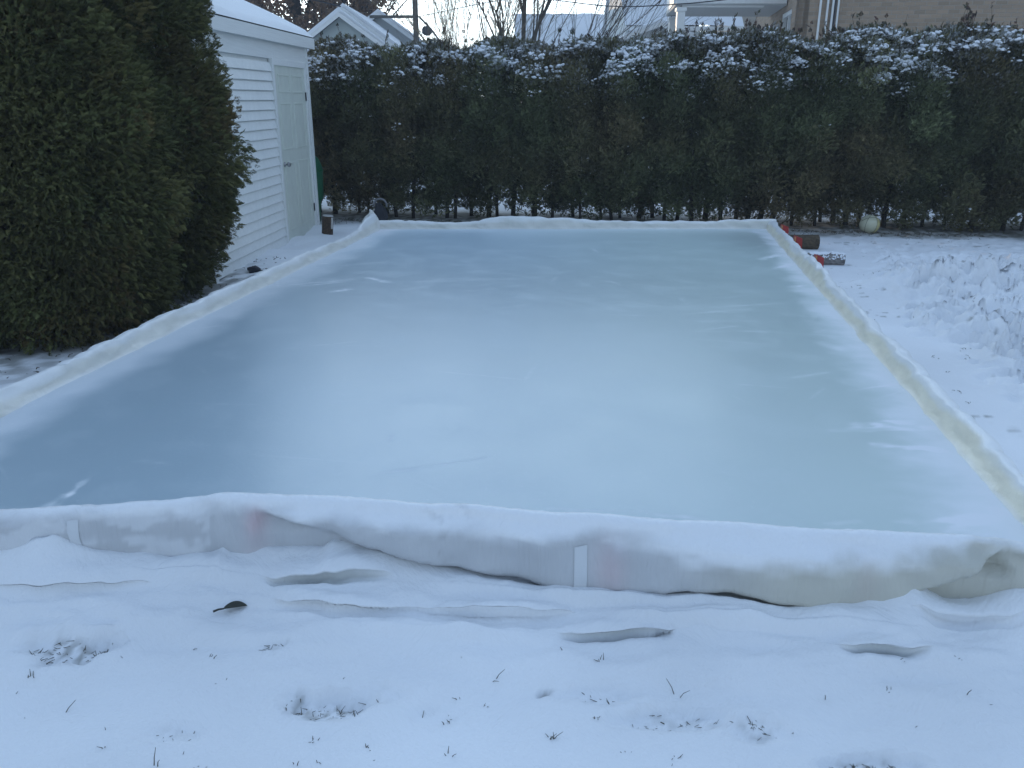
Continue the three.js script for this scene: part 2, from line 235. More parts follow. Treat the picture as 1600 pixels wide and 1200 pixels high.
// ---------------------------------------------------------------- ice
{
  const A = V(lerp(LF.x, LB.x, 0) + 0.02, ICE, zLiner(-2.7) - 0.02), B = V(RF.x - 0.02, ICE, -2.3), C = V(RB.x - 0.03, ICE, -9.86), D = V(LB.x + 0.02, ICE, -9.8);
  const X0 = -2.8, X1 = 3.2, Z0 = -10, Z1 = -2.2, S = 1024, d = new Uint8Array(S * S * 4), rg = new Uint8Array(S * S * 4);
  const r = rng(77), marks = [];
  for (const [x0, y0, x1, y1, w, a] of [[455, 445, 545, 437, .05, .5], [470, 447, 540, 440, .03, .6], [520, 456, 546, 452, .05, .8], [575, 434, 606, 441, .05, .9], [640, 440, 800, 436, .02, .35], [1340, 664, 1420, 660, .05, .8], [1365, 694, 1470, 703, .035, .9], [1300, 672, 1460, 668, .04, .4], [1190, 405, 1215, 398, .06, .8], [1210, 420, 1240, 412, .06, .7], [1235, 448, 1255, 446, .05, .8], [1150, 600, 1230, 606, .015, .3], [1330, 610, 1400, 600, .02, .4], [1240, 590, 1300, 580, .02, .3], [1400, 815, 1540, 812, .03, .5], [1480, 830, 1560, 800, .05, .5], [90, 790, 140, 745, .02, .5], [60, 800, 110, 770, .03, .4], [860, 795, 1000, 800, .02, .4], [1000, 800, 1100, 812, .03, .5], [1300, 820, 1340, 815, .03, .4], [620, 455, 680, 445, .02, .3], [470, 420, 620, 408, .015, .3], [700, 390, 860, 394, .015, .25], [880, 380, 1100, 376, .02, .3], [560, 480, 720, 470, .012, .2]])
    marks.push([U(x0, y0, ICE), U(x1, y1, ICE), w, a]);
  for (let k = 0; k < 150; k++) { const x = lerp(-2.2, 2.6, r()), z = lerp(-9.6, -3, Math.pow(r(), 1.6)), a = r() * 6.28, l = 0.15 + r() * 0.6; marks.push([V(x, 0, z), V(x + l * Math.cos(a), 0, z + l * Math.sin(a) * 0.5), 0.008 + r() * 0.014, 0.12 + 0.3 * r() * r()]); }
  for (let j = 0; j < S; j++) for (let i = 0; i < S; i++) {
    const x = lerp(X0, X1, (i + .5) / S), z = lerp(Z0, Z1, (j + .5) / S), n = fbm(x * 3, z * 3, 50, 3);
    const dr = sideX(RF, RB, z) - x, dl = x - sideX(LF, LB, z), df = zLiner(x) - z, db = z + 9.78;
    const wr = 0.07 + 0.11 * sm(-7, -4, z) + 0.20 * sm(-3.8, -2.3, z);
    let f = 0.95 * Math.pow(sm(wr + 0.24, wr * 0.3, dr + 0.10 * n + 0.05 * fbm(x * 7, z * 11, 52, 2)), 1.2) + 0.7 * sm(0.42, 0.1, dl + 0.12 * n) + 0.35 * sm(0.14, 0.03, df + 0.06 * n) + 0.35 * sm(0.22, 0.02, db + 0.1 * n);
    f += 0.05 * sm(0.1, 0.5, n) + 0.03 * N(x * 25, z * 25) + 0.05 * (r() - 0.5) + (r() < 0.004 ? 0.25 : 0);
    for (const [p, q, w, a] of marks) {
      if (z < Math.min(p.z, q.z) - 0.15 || z > Math.max(p.z, q.z) + 0.15) continue;
      const ex = q.x - p.x, ez = q.z - p.z, t = clamp(((x - p.x) * ex + (z - p.z) * ez) / (ex * ex + ez * ez));
      const dd = Math.hypot(x - p.x - ex * t, z - p.z - ez * t) + 0.6 * w * fbm(x * 9, z * 14, 61, 3);
      f += 1.5 * a * sm(w, w * 0.1, dd) * (0.6 + 0.8 * N(x * 12, z * 20, 3)) * Math.pow(Math.sin(Math.PI * clamp(t, 0.06, 0.94)), 0.5);
    }
    f = clamp(f);
    // darker clear water-ice near the far right corner
    const c1 = U(1190, 375, ICE), clear = 0.4 * Math.exp(-Math.pow(Math.hypot((x - c1.x) / 0.45, (z - c1.z) / 0.8), 2));
    const g = sm(-0.6, 1.9, x), w = 1 + 0.03 * fbm(x * 0.7, z * 0.7, 70, 3) - clear + 0.20 * sm(-6.5, -9, z) - 0.07 * sm(-0.9, -1.8, x);
    const base = [lerp(0.425, 0.495, g) * w, lerp(0.535, 0.60, g) * w, lerp(0.60, 0.585, g) * w], o = (j * S + i) * 4;
    const fr = [0.80, 0.83, 0.86];
    for (let k = 0; k < 3; k++) { const l = lerp(base[k], fr[k], f); d[o + k] = 255 * (l <= 0.0031308 ? l * 12.92 : 1.055 * Math.pow(l, 1 / 2.4) - 0.055); }
    d[o + 3] = 255;
    const ro = clamp(0.32 + 0.5 * f + 0.03 * n + 0.02 * (r() - 0.5)); rg[o] = rg[o + 1] = rg[o + 2] = ro * 255; rg[o + 3] = 255;
  }
  const mk = (a, srgb) => { const t = new THREE.DataTexture(a, S, S, THREE.RGBAFormat); t.magFilter = THREE.LinearFilter; t.minFilter = THREE.LinearMipmapLinearFilter; t.generateMipmaps = true; if (srgb) t.colorSpace = THREE.SRGBColorSpace; t.needsUpdate = true; return t; };
  const g = grid(60, 80, (i, j) => { const u = i / 59, v = j / 79; const q = A.clone().lerp(B, u); q.z = zLiner(q.x) - 0.035; return D.clone().lerp(C, u).lerp(q, v); });
  const uv = g.attributes.uv; for (let k = 0; k < uv.count; k++) uv.setXY(k, (uv.getX(k) - X0) / (X1 - X0), (uv.getY(k) - Z0) / (Z1 - Z0));
  const bump = grainTex.clone(); bump.repeat.set(9, 11); bump.needsUpdate = true;
  const mIce = new THREE.MeshPhysicalMaterial({ color: 0xffffff, map: mk(d, true), roughnessMap: mk(rg), roughness: 1, ior: 1.72, bumpMap: bump, bumpScale: 0.0004 });
  tag(struct(mesh('ice_sheet', g, mIce)), 'smooth pale blue ice filling the home made skating rink', 'ice');
}

function facet(x, y, seed) { // flat facets with sharp creases, as in a stiff plastic sheet; -1 .. 1
  const h = (i, j) => { const v = Math.sin(i * 127.1 + j * 311.7 + seed * 74.7) * 43758.5453; return 2 * (v - Math.floor(v)) - 1; };
  y += 0.35 * x; const i = Math.floor(x), j = Math.floor(y), u = x - i, v = y - j;
  return u + v < 1 ? h(i, j) + u * (h(i + 1, j) - h(i, j)) + v * (h(i, j + 1) - h(i, j)) : h(i + 1, j + 1) + (1 - u) * (h(i, j + 1) - h(i + 1, j + 1)) + (1 - v) * (h(i + 1, j) - h(i + 1, j + 1));
}
// ---------------------------------------------------------------- white plastic liner over the rink boards
const liner = thing('rink_liner', 'white plastic sheet draped over the low board walls of the ice rink', 'rink liner');
{
  // left, far and right walls
  const catm = (arr, t) => { const n = arr.length - 1, f = clamp(t) * n, i = Math.min(n - 1, Math.floor(f)), u = f - i; const p = (k) => arr[clamp(i + k, 0, n)]; const c = (a, b, cc, d) => 0.5 * (2 * b + (cc - a) * u + (2 * a - 5 * b + 4 * cc - d) * u * u + (3 * b - a - 3 * cc + d) * u * u * u); return [0, 1].map((k) => c(p(-1)[k], p(0)[k], p(1)[k], p(2)[k])); };
  function wall(A, B, n, hTop, seed, cream, width = 1) {
    const len = A.distanceTo(B), nu = Math.ceil(len / 0.03), nv = 30, dir = B.clone().sub(A).normalize();
    const g = grid(nu, nv, (i, j) => {
      const s = i / (nu - 1), a = s * len, t = j / (nv - 1), h = hTop(s);
      const k = (h - ICE) / (TOP - ICE);
      const prof = [[-0.07, ICE - 0.02], [-0.042, ICE + 0.008], [-0.03, ICE + 0.03 * k], [-0.022, ICE + 0.06 * k], [-0.010, h - 0.010], [0.010, h], [0.032, h - 0.010], [0.042, h * 0.75], [0.05, h * 0.4], [0.08, 0.03], [0.16, -0.02]];
      let [o, y] = catm(prof, t); o *= width;
      const w = fbm(a * 3.2, t * 3, seed, 4), w2 = N(a * 11 + t * 5, t * 2, seed + 3);
      const cr = Math.pow(1 - Math.abs(N(a * 4.3 + t * 1.5, 3, seed + 5)), 9); // sharp pleats
      o += (0.014 * w + 0.010 * facet(a / 0.3, t * 4, seed) + 0.004 * w2 - 0.012 * cr) * sm(0, 0.12, t); y += (0.009 * fbm(a * 1.7, 0, seed + 8, 4) + 0.005 * w2 - 0.010 * cr * sm(0.3, 0.5, t)) * sm(0.08, 0.3, t);
      const p = A.clone().addScaledVector(dir, a).addScaledVector(n, o); p.y = y; return p;
    }, (i, j, p) => {
      const t = j / (nv - 1), a = i * 0.03, n1 = fbm(a * 2, t * 4, seed + 20, 3), snow = clamp(sm(0.27, 0.40, t + 0.10 * n1) * (1 - 0.5 * sm(0.62, 0.7, t)) + 0.6 * sm(0.16, 0.04, t + 0.06 * n1));
      const f = 0.92 + 0.12 * N(a * 7, t * 5, seed) + 0.06 * N(a * 30, t * 20, seed);
      const c = [cream[0] * f, cream[1] * f, cream[2] * f]; return c.map((v, k) => lerp(v, [0.85, 0.86, 0.86][k], snow));
    });
    return mesh('liner_wall', g, mLiner, liner);
  }
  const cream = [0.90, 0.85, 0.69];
  const nR = V(RF.z - RB.z, 0, -(RF.x - RB.x)).normalize(); if (nR.x < 0) nR.negate();
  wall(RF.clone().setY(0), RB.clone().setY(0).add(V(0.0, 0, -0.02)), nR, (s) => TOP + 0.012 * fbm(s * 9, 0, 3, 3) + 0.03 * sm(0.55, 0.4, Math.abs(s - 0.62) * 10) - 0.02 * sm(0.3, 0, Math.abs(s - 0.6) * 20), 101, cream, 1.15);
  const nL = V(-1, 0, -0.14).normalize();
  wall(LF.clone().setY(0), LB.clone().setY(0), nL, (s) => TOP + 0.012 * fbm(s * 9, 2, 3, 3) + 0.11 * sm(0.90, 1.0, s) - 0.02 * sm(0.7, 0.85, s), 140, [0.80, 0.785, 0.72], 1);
  const tf = tab([560, 590, 650, 700, 718, 735, 790, 850, 920, 990, 1060, 1100, 1180, 1210], [344, 344, 345, 348, 347, 344, 336, 339, 343, 345, 345.5, 346, 343, 342]);
  const FA = V(LB.x - 0.02, 0, -9.86), FB = V(RB.x + 0.06, 0, -9.88);
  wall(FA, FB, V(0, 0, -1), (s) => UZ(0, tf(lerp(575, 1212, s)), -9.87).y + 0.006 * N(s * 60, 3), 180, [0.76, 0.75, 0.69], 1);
  // bunched sheet at the far left corner
  const bg = new THREE.SphereGeometry(1, 40, 28), bp = bg.attributes.position, cc = [];
  for (let k = 0; k < bp.count; k++) {
    const v = V(bp.getX(k), bp.getY(k), bp.getZ(k)), a = Math.atan2(v.z, v.x), h = clamp(v.y * 0.5 + 0.5), rad = Math.hypot(v.x, v.z) * (1 - 0.45 * h) * (1 + 0.16 * Math.sin(a * 5 + h * 3) + 0.15 * fbm(v.x * 2, v.y * 2, v.z * 2, 3));
    bp.setXYZ(k, Math.cos(a) * rad * 0.15 - 0.03 * (1 - h), h * 0.40 + 0.03 * h * Math.cos(a), Math.sin(a) * rad * 0.14); const s = 0.75 + 0.1 * N(v.x * 4, v.y * 4, v.z * 4); cc.push(s, s * 0.99, s * 0.94);
  }
  bg.setAttribute('color', new THREE.Float32BufferAttribute(cc, 3)); bg.computeVertexNormals(); bg.translate(LB.x - 0.06, 0, -9.8);
  mesh('bunched_corner', bg, mLiner, liner);

  // front wall, seen from outside: snow on top, plastic below, with folds
  const foldA = tab([360, 400, 470, 560, 700, 860, 930], [0.20, 0.285, 0.245, 0.19, 0.125, 0.075, 0.05]);
  const foldB = tab([960, 1060, 1180, 1290, 1350, 1430, 1500, 1560, 1600], [0.10, 0.105, 0.105, 0.075, 0.05, 0.15, 0.215, 0.30, 0.30]);
  const nu = crestPts.length * 2 - 1, nv = 46;
  const pxOf = (i) => -560 + i * 4;
  const at = (i) => { const k = i >> 1; return i & 1 ? crestPts[k].clone().lerp(crestPts[k + 1], 0.5) : crestPts[k].clone(); };
  const info = (px, y) => {
    const fa = px > 385 && px < 950 ? sm(385, 420, px) * sm(950, 860, px) : 0, fb = px > 990 ? sm(990, 1060, px) : 0;
    const ya = foldA(px), yb = foldB(px), w = px > 1330 ? 0.03 : 0.022;
    return { above: fa * sm(-w, w * 0.6, y - ya) + fb * sm(-w, w * 0.6, y - yb), fa, fb, ya, yb };
  };
  const g = grid(nu, nv, (i, j) => {
    const c = at(i), px = pxOf(i), t = j / (nv - 1);
    const prof = [[-0.10, ICE - 0.02], [-0.07, ICE + 0.02], [-0.045, ICE + 0.11], [-0.025, FT - 0.015], [0, FT], [0.024, FT - 0.009], [0.040, FT - 0.040], [0.050, 0.24], [0.052, 0.17], [0.055, 0.11], [0.05, 0.05], [0.05, -0.01], [0.06, -0.06]];
    let [o, y] = catm(prof, t);
    const out = sm(0.36, 0.55, t), q = info(px, y);
    const rt = sm(1300, 1400, px); o += out * (lerp(0.034, 0.046, rt) * q.above * sm(0.31, 0.26, y) - lerp(0.028, 0.042, rt) * Math.max(q.fa * (1 - sm(-0.02, 0.02, y - q.ya)), q.fb * (1 - sm(-0.02, 0.02, y - q.yb))));
    // tent-like ridges over the brackets and creases
    const ridge = (p0, yTop, w0, slope, a) => { const e = (px - p0 - (yTop - y) * slope) / (w0 + Math.max(0, yTop - y) * 420); return a * Math.exp(-1.3 * Math.abs(e)) * sm(yTop + 0.03, yTop - 0.05, y); };
    o += out * (ridge(400, 0.27, 14, 0, 0.030) + ridge(962, 0.25, 10, 0, 0.034) + ridge(1340, 0.28, 14, -250, 0.018) + ridge(285, 0.30, 7, 120, 0.012) + ridge(1560, 0.31, 8, 340, 0.02) - ridge(1548, 0.27, 6, 560, 0.025) + ridge(1450, 0.16, 5, -80, 0.012) - ridge(1500, 0.2, 9, 100, 0.012));
    o += out * (0.005 * fbm(px * 0.006, y * 5, 201, 3) + 0.028 * facet(px / 135, y / 0.17, 1) + 0.014 * facet(px / 52, y / 0.085, 2)); if (t > 0.6) o = Math.max(o, 0.030 + 0.012 * N(px * 0.02, y * 6, 3));
    y += 0.006 * fbm(px * 0.01, 1, 210, 3) * sm(0.1, 0.3, t);
    // a gentle dip of the crest, frost lumps
    y += 0.004 * N(px * 0.06, t * 8, 9);
    return V(c.x, y, c.z + o);
  }, (i, j, p) => {
    const px = pxOf(i), t = j / (nv - 1), n = fbm(px * 0.012, p.y * 14, 220, 4), q = info(px, p.y);
    const lim = stab([-100, 230, 300, 420, 560, 800, 930, 1010, 1100, 1300, 1420, 1540, 1620], [0.30, 0.30, 0.285, 0.29, 0.27, 0.245, 0.28, 0.26, 0.22, 0.24, 0.27, 0.315, 0.32])(px);
    let snow = sm(lim - 0.03, lim + 0.035, p.y + 0.034 * n); if (t < 0.3) snow = 0.9;
    if (px < 330) snow = Math.max(snow, 0.35 * sm(0.1, 0.3, n + 0.2));
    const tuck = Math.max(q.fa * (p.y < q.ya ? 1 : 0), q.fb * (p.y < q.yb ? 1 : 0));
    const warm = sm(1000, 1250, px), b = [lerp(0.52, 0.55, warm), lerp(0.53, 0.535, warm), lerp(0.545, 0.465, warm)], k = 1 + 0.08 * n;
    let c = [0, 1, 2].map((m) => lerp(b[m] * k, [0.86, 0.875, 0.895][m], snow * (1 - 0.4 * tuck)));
    const pink = (p0, y0, wx, wy, a) => a * Math.exp(-Math.pow((px - p0) / wx, 2) - Math.pow((p.y - y0) / wy, 2));
    const pk = (1 - 0.5 * snow) * clamp(pink(402, 0.25, 16, 0.05, 0.30) + pink(400, 0.15, 22, 0.1, 0.10) + pink(952, 0.17, 26, 0.09, 0.22) + pink(957, 0.065, 9, 0.016, 0.6) + pink(1345, 0.2, 18, 0.1, 0.06));
    c = [lerp(c[0], 0.66, pk), lerp(c[1], 0.30, pk), lerp(c[2], 0.32, pk)];
    const dirt = 0.35 * sm(0.25, 0.5, fbm(px * 0.03, p.y * 30, 230, 3)) * sm(0.5, 1, Math.exp(-Math.pow((px - 700) / 60, 2))); 
    return c.map((v) => v * (1 - dirt * 0.4));
  });
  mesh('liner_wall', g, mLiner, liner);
  // strips of clear tape on the sheet
  for (const [p0, w, yt, yb] of [[906, 9, 0.25, 0.06], [120, 8, 0.30, 0.14]]) {
    const pos = g.attributes.position, i0 = Math.round((p0 - w + 560) / 4), i1 = Math.round((p0 + w + 560) / 4), rows = [];
    for (let j = 0; j < nv; j++) { const y = pos.getY(j * nu + i0); if (j > nv * 0.4 && y < yt && y > yb) rows.push(j); }
    const tg = grid(i1 - i0 + 1, rows.length, (i, j) => { const k = rows[j] * nu + i0 + i; return V(pos.getX(k), pos.getY(k), pos.getZ(k) + 0.003); });
    mesh('tape_strip', tg, M(0.64, 0.66, 0.68, 0.4), liner);
  }
}

// ---------------------------------------------------------------- shed
{
  const t = thing('shed', 'white vinyl sided garden shed with snowy roof behind the cedar tree', 'shed', [-2.6, 0, -11.13]);
  // local frame: x = outward normal of the door wall, z = along the wall towards the camera
  t.rotation.y = -Math.atan(0.0588);
  const L = 3.5, Wd = 3.1, Hw = 2.34, pitchT = 0.46, oh = 0.06, course = 0.1005;
  // core walls
  mesh('wall', box(0.08, Hw, L - 0.02, -0.06, Hw / 2, L / 2), mTrim, t);
  const gable = new THREE.Shape([[-Wd + 0.03, 0], [-0.03, 0], [-0.03, Hw], [-Wd / 2, Hw + pitchT * Wd / 2 - 0.06], [-Wd + 0.03, Hw]].map((p) => new THREE.Vector2(...p)));
  for (const z of [0.02, L - 0.10]) { const g = new THREE.ExtrudeGeometry(gable, { depth: 0.08, bevelEnabled: false }); g.translate(0, 0, z); mesh('wall', g, mTrim, t); }
  mesh('wall', box(0.08, Hw, L - 0.02, -Wd + 0.06, Hw / 2, L / 2), mTrim, t);
  // door opening a0..a1 along the wall
  const a0 = 0.15, a1 = 1.34, topD = 2.02;
  const boardShape = new THREE.Shape([[-0.018, 0], [-0.004, 0], [0.022, 0.001], [0.026, 0.006], [0.024, 0.014], [0.004, course - 0.010], [-0.004, course - 0.002], [-0.018, course - 0.002]].map((p) => new THREE.Vector2(...p)));
  const boardGeo = (z0, z1) => { const g = new THREE.ExtrudeGeometry(boardShape, { depth: z1 - z0, bevelEnabled: false }); g.translate(0, 0, z0); return g; };
  const long = boardGeo(a1 + 0.045, L - 0.06), short = boardGeo(0.075, a0 - 0.012);
  for (let k = 0; k < 20; k++) { const y = 0.03 + k * course; for (const g of [long, short]) { const b = mesh('siding_board', g, mVinyl, t); b.position.set(0.0, y, 0); } }
  // gable end facing the camera
  { const hs = new THREE.Shape([[0, 0], [0.016, 0.002], [0.002, course]].map((p) => new THREE.Vector2(...p)));
    for (let k = 0; k < 22; k++) { const y = 0.03 + k * course, g = new THREE.ExtrudeGeometry(boardShape, { depth: Wd - 0.1, bevelEnabled: false }); g.rotateY(-Math.PI / 2); const b = mesh('siding_board', g, mVinyl, t); b.position.set(-0.05, y, L); } }
  mesh('frieze_board', box(0.03, 0.25, L - 0.06, 0.004, 2.20, L / 2), mTrim, t);
  mesh('corner_trim', merged([box(0.05, Hw, 0.07, 0.005, Hw / 2 - 0.02, 0.035, 0.006), box(0.07, Hw, 0.03, -0.035, Hw / 2 - 0.02, -0.012)]), mTrim, t);
  mesh('corner_trim', merged([box(0.05, Hw, 0.07, 0.005, Hw / 2 - 0.02, L - 0.025, 0.006)]), mTrim, t);
  // door
  const fr = mesh('door_frame', merged([box(0.045, topD + 0.06, 0.055, 0.012, (topD + 0.06) / 2, a1 + 0.015, 0.004), box(0.045, topD + 0.06, 0.05, 0.012, (topD + 0.06) / 2, a0 + 0.015, 0.004), box(0.045, 0.07, a1 - a0 - 0.03, 0.0115, topD + 0.025, (a0 + a1) / 2 + 0.002, 0.004)]), mTrim, t);
  const door = mesh('door', box(0.035, topD - 0.01, a1 - a0 - 0.065, 0.0, topD / 2, (a0 + a1) / 2, 0.003), mDoor, t);
  const dw = a1 - a0 - 0.08;
  for (const [y, h] of [[1.82, 0.2], [1.35, 0.52], [0.55, 0.78]]) for (const s of [-1, 1]) {
    const w = dw * 0.34, cz = (a0 + a1) / 2 + s * dw * 0.23, fw = 0.018;
    mesh('door_panel', merged([box(0.008, h, fw, 0.020, y, cz - w / 2, 0.003), box(0.008, h, fw, 0.020, y, cz + w / 2, 0.003), box(0.0075, fw, w - fw, 0.020, y + h / 2 - fw / 2, cz, 0.003), box(0.0075, fw, w - fw, 0.020, y - h / 2 + fw / 2, cz, 0.003)]), mDoor, door);
  }
  const knob = new THREE.LatheGeometry([[0, 0], [0.03, 0], [0.03, 0.008], [0.012, 0.012], [0.012, 0.03], [0.026, 0.04], [0.03, 0.055], [0.02, 0.068], [0, 0.07]].map((p) => new THREE.Vector2(...p)), 18); knob.rotateZ(-Math.PI / 2); knob.translate(0.018, 0.93, a1 - 0.12);
  mesh('door_handle', knob, mMetal, door);
  for (const y of [0.32, 1.68]) mesh('hinge', merged([box(0.012, 0.1, 0.022, 0.028, y, a0 + 0.045, 0.003)]), mDark, door);
  // roof: two slopes with fascia, soffit and snow
  const zf = L + 0.15, zb = -0.16, len = zf - zb, zc = (zf + zb) / 2;
  const eaveX = oh, eaveY = Hw + 0.02, ridgeX = -Wd / 2, ridgeY = eaveY + pitchT * (oh + Wd / 2);
  const slope = (thick, lift, over, name, mat, round) => {
    for (const s of [1, -1]) {
      const ex = s > 0 ? eaveX + over : -Wd - eaveX - over, ey = eaveY + lift - pitchT * over;
      const nS = 40, nA = 60;
      if (round) {
        const top = grid(nS, nA, (i, j) => { const u = i / (nS - 1), v = j / (nA - 1), x = lerp(ridgeX, ex, u), y = lerp(ridgeY + lift, ey, u), z = lerp(zb - 0.01, zf + 0.01, v); const edge = Math.min(sm(1, 0.955, u), sm(0, 0.012, v), sm(1, 0.988, v)); return V(x, y + thick * (0.08 + 0.92 * edge) * (1 + 0.35 * fbm(x * 1.2, z * 1.2, 400, 3)), z); });
        mesh(name, top, mat, t);
      } else {
        const sh = new THREE.Shape([[ridgeX, ridgeY + lift], [ex, ey], [ex, ey + thick], [ridgeX, ridgeY + lift + thick]].map((p) => new THREE.Vector2(...p)));
        const g = new THREE.ExtrudeGeometry(sh, { depth: len, bevelEnabled: false }); g.translate(0, 0, zb); mesh(name, g, mat, t);
      }
    }
  };
  slope(0.03, 0.0, 0.0, 'roof', mDark);
  slope(0.055, 0.03, 0.015, 'roof_snow', mSnowPlain, true);
  mesh('fascia', box(0.025, 0.125, len, eaveX + 0.01, eaveY - 0.05, zc), mTrim, t);
  mesh('fascia', box(0.025, 0.125, len, -Wd - eaveX - 0.01, eaveY - 0.05, zc), mTrim, t);
  mesh('soffit', box(oh - 0.02, 0.012, len - 0.02, eaveX - oh / 2 + 0.0, eaveY - 0.085, zc), mTrim, t);
  for (const z of [zf + 0.011, zb - 0.011]) { const sh = new THREE.Shape([[ridgeX, ridgeY - 0.1], [eaveX, eaveY - 0.1], [eaveX, eaveY + 0.02], [ridgeX, ridgeY + 0.02], [-Wd - eaveX, eaveY + 0.02], [-Wd - eaveX, eaveY - 0.1]].map((p) => new THREE.Vector2(...p))); const g = new THREE.ExtrudeGeometry(sh, { depth: 0.018, bevelEnabled: false }); g.translate(0, 0, z - 0.009); mesh('fascia', g, mTrim, t); }
}
// concrete slab with a snow cap along the shed wall
{
  const p = U(405, 388, 0.08), t = thing('concrete_slab', 'low grey concrete slab edge under snow beside the white shed wall', 'slab', [p.x - 0.14, 0.075, p.z]);
  t.rotation.y = -0.10;
  mesh('slab', box(0.5, 0.10, 1.7, -0.05, 0.05, 0, 0.012), M(0.24, 0.22, 0.19, 0.9, { bumpMap: grainTex, bumpScale: 0.01 }), t);
  const g = grid(30, 70, (i, j) => { const u = i / 29, v = j / 69, e = Math.min(sm(0, 0.15, u), sm(1, 0.86, u), sm(0, 0.06, v), sm(1, 0.94, v)); return V(lerp(-0.30, 0.17, u) , 0.098 + e * (0.075 + 0.04 * (1 - u)) * (1 + 0.5 * fbm(u * 2, v * 6, 420, 3)), lerp(-0.86, 0.83, v) + 0.02 * N(u * 3, v * 8)); });
  mesh('snow_cap', g, mSnowPlain, t);
}

// ---------------------------------------------------------------- cedar foliage
function sprayGeo(curve, wide, seed) { // a flat fan of scale-leaf branchlets, one unit long along +y
  const r = rng(seed), pos = [], idx = [];
  const leaf = (bx, by, bz, dx, dy, dz, l, w) => { const n = pos.length / 3, px = -dy, py = dx; pos.push(bx, by, bz, bx + dx * l * 0.5 + px * w, by + dy * l * 0.5 + py * w, bz + dz * l * 0.5 + 0.03, bx + dx * l, by + dy * l, bz + dz * l, bx + dx * l * 0.5 - px * w, by + dy * l * 0.5 - py * w, bz + dz * l * 0.5 - 0.03); idx.push(n, n + 1, n + 2, n, n + 2, n + 3); };
  const zc = (y) => curve * y * y;
  leaf(0, 0, 0, 0, 1, curve, 0.6, 0.022); leaf(0, 0.5, zc(0.5), 0, 1, curve * 1.4, 0.5, 0.035);
  for (let i = 0; i < 7; i++) for (const s of [-1, 1]) {
    const y = 0.08 + i * 0.125 + 0.04 * r(), a = 0.7 + 0.25 * r(), l = (0.52 - 0.052 * i) * wide * (0.75 + 0.5 * r()), dz = curve + 0.35 * (r() - 0.5);
    leaf(0, y, zc(y), s * Math.sin(a), Math.cos(a), dz, l, 0.03 + 0.012 * r());
    for (const q of [0.35, 0.62]) if (i < 5) for (const h of [-1, 1]) leaf(s * Math.sin(a) * l * q, y + Math.cos(a) * l * q, zc(y) + dz * l * q, Math.sin(s * a + h * 0.65), Math.cos(s * a + h * 0.65), 0.35 * (r() - 0.5), l * 0.36, 0.026);
  }
  const g = new THREE.BufferGeometry(); g.setAttribute('position', new THREE.Float32BufferAttribute(pos, 3)); g.setIndex(idx); g.computeVertexNormals(); return g;
}
const SPRAYS = [sprayGeo(-0.25, 1, 11), sprayGeo(0.3, 1.2, 12), sprayGeo(-0.5, 0.85, 13)];
const X3 = V(0, 1, 0);
class Sprays { // collects copies for one foliage part, split over the spray variants
  constructor() { this.a = [[], [], []]; this.k = 0; }
  add(p, dir, size, roll, col) { this.a[this.k++ % 3].push([p, dir, size, roll, col]); }
  build(name, parent) {
    this.a.forEach((list, v) => {
      if (!list.length) return;
      const im = new THREE.InstancedMesh(SPRAYS[v], mFoliage, list.length), m = new THREE.Matrix4(), q = new THREE.Quaternion(), q2 = new THREE.Quaternion(), c = new THREE.Color();
      list.forEach(([p, d, s, roll, col], i) => { q.setFromUnitVectors(X3, d); q2.setFromAxisAngle(X3, roll); q.multiply(q2); m.compose(p, q, V(s, s, s)); im.setMatrixAt(i, m); im.setColorAt(i, c.setRGB(...col)); });
      im.name = name; im.userData.kind = 'stuff'; im.castShadow = im.receiveShadow = true; parent.add(im);
    });
  }
}
const blobGeo = (() => { const g = mergeVertices(new THREE.IcosahedronGeometry(1, 2).deleteAttribute('normal').deleteAttribute('uv')), p = g.attributes.position; for (let i = 0; i < p.count; i++) { const s = 1 + 0.35 * fbm(p.getX(i) * 1.3, p.getY(i) * 1.3, p.getZ(i) * 1.3, 3); p.setXYZ(i, p.getX(i) * s, p.getY(i) * s * (p.getY(i) < 0 ? 0.55 : 0.85), p.getZ(i) * s); } g.computeVertexNormals(); return g; })();
function blobs(name, list, parent) {
  const im = new THREE.InstancedMesh(blobGeo, M(0.84, 0.86, 0.9, 0.85), list.length), m = new THREE.Matrix4(), q = new THREE.Quaternion(), e = new THREE.Euler();
  list.forEach(([p, s, ry, k], i) => { q.setFromEuler(e.set(0.3 * Math.sin(ry * 3), ry, 0.3 * Math.cos(ry * 5))); m.compose(p, q, V(s * k, s, s)); im.setMatrixAt(i, m); });
  im.name = name; im.userData.kind = 'stuff'; im.castShadow = im.receiveShadow = true; parent.add(im);
}
function unit(r) { const z = 2 * r() - 1, a = 6.2832 * r(), s = Math.sqrt(1 - z * z); return V(s * Math.cos(a), z, s * Math.sin(a)); }

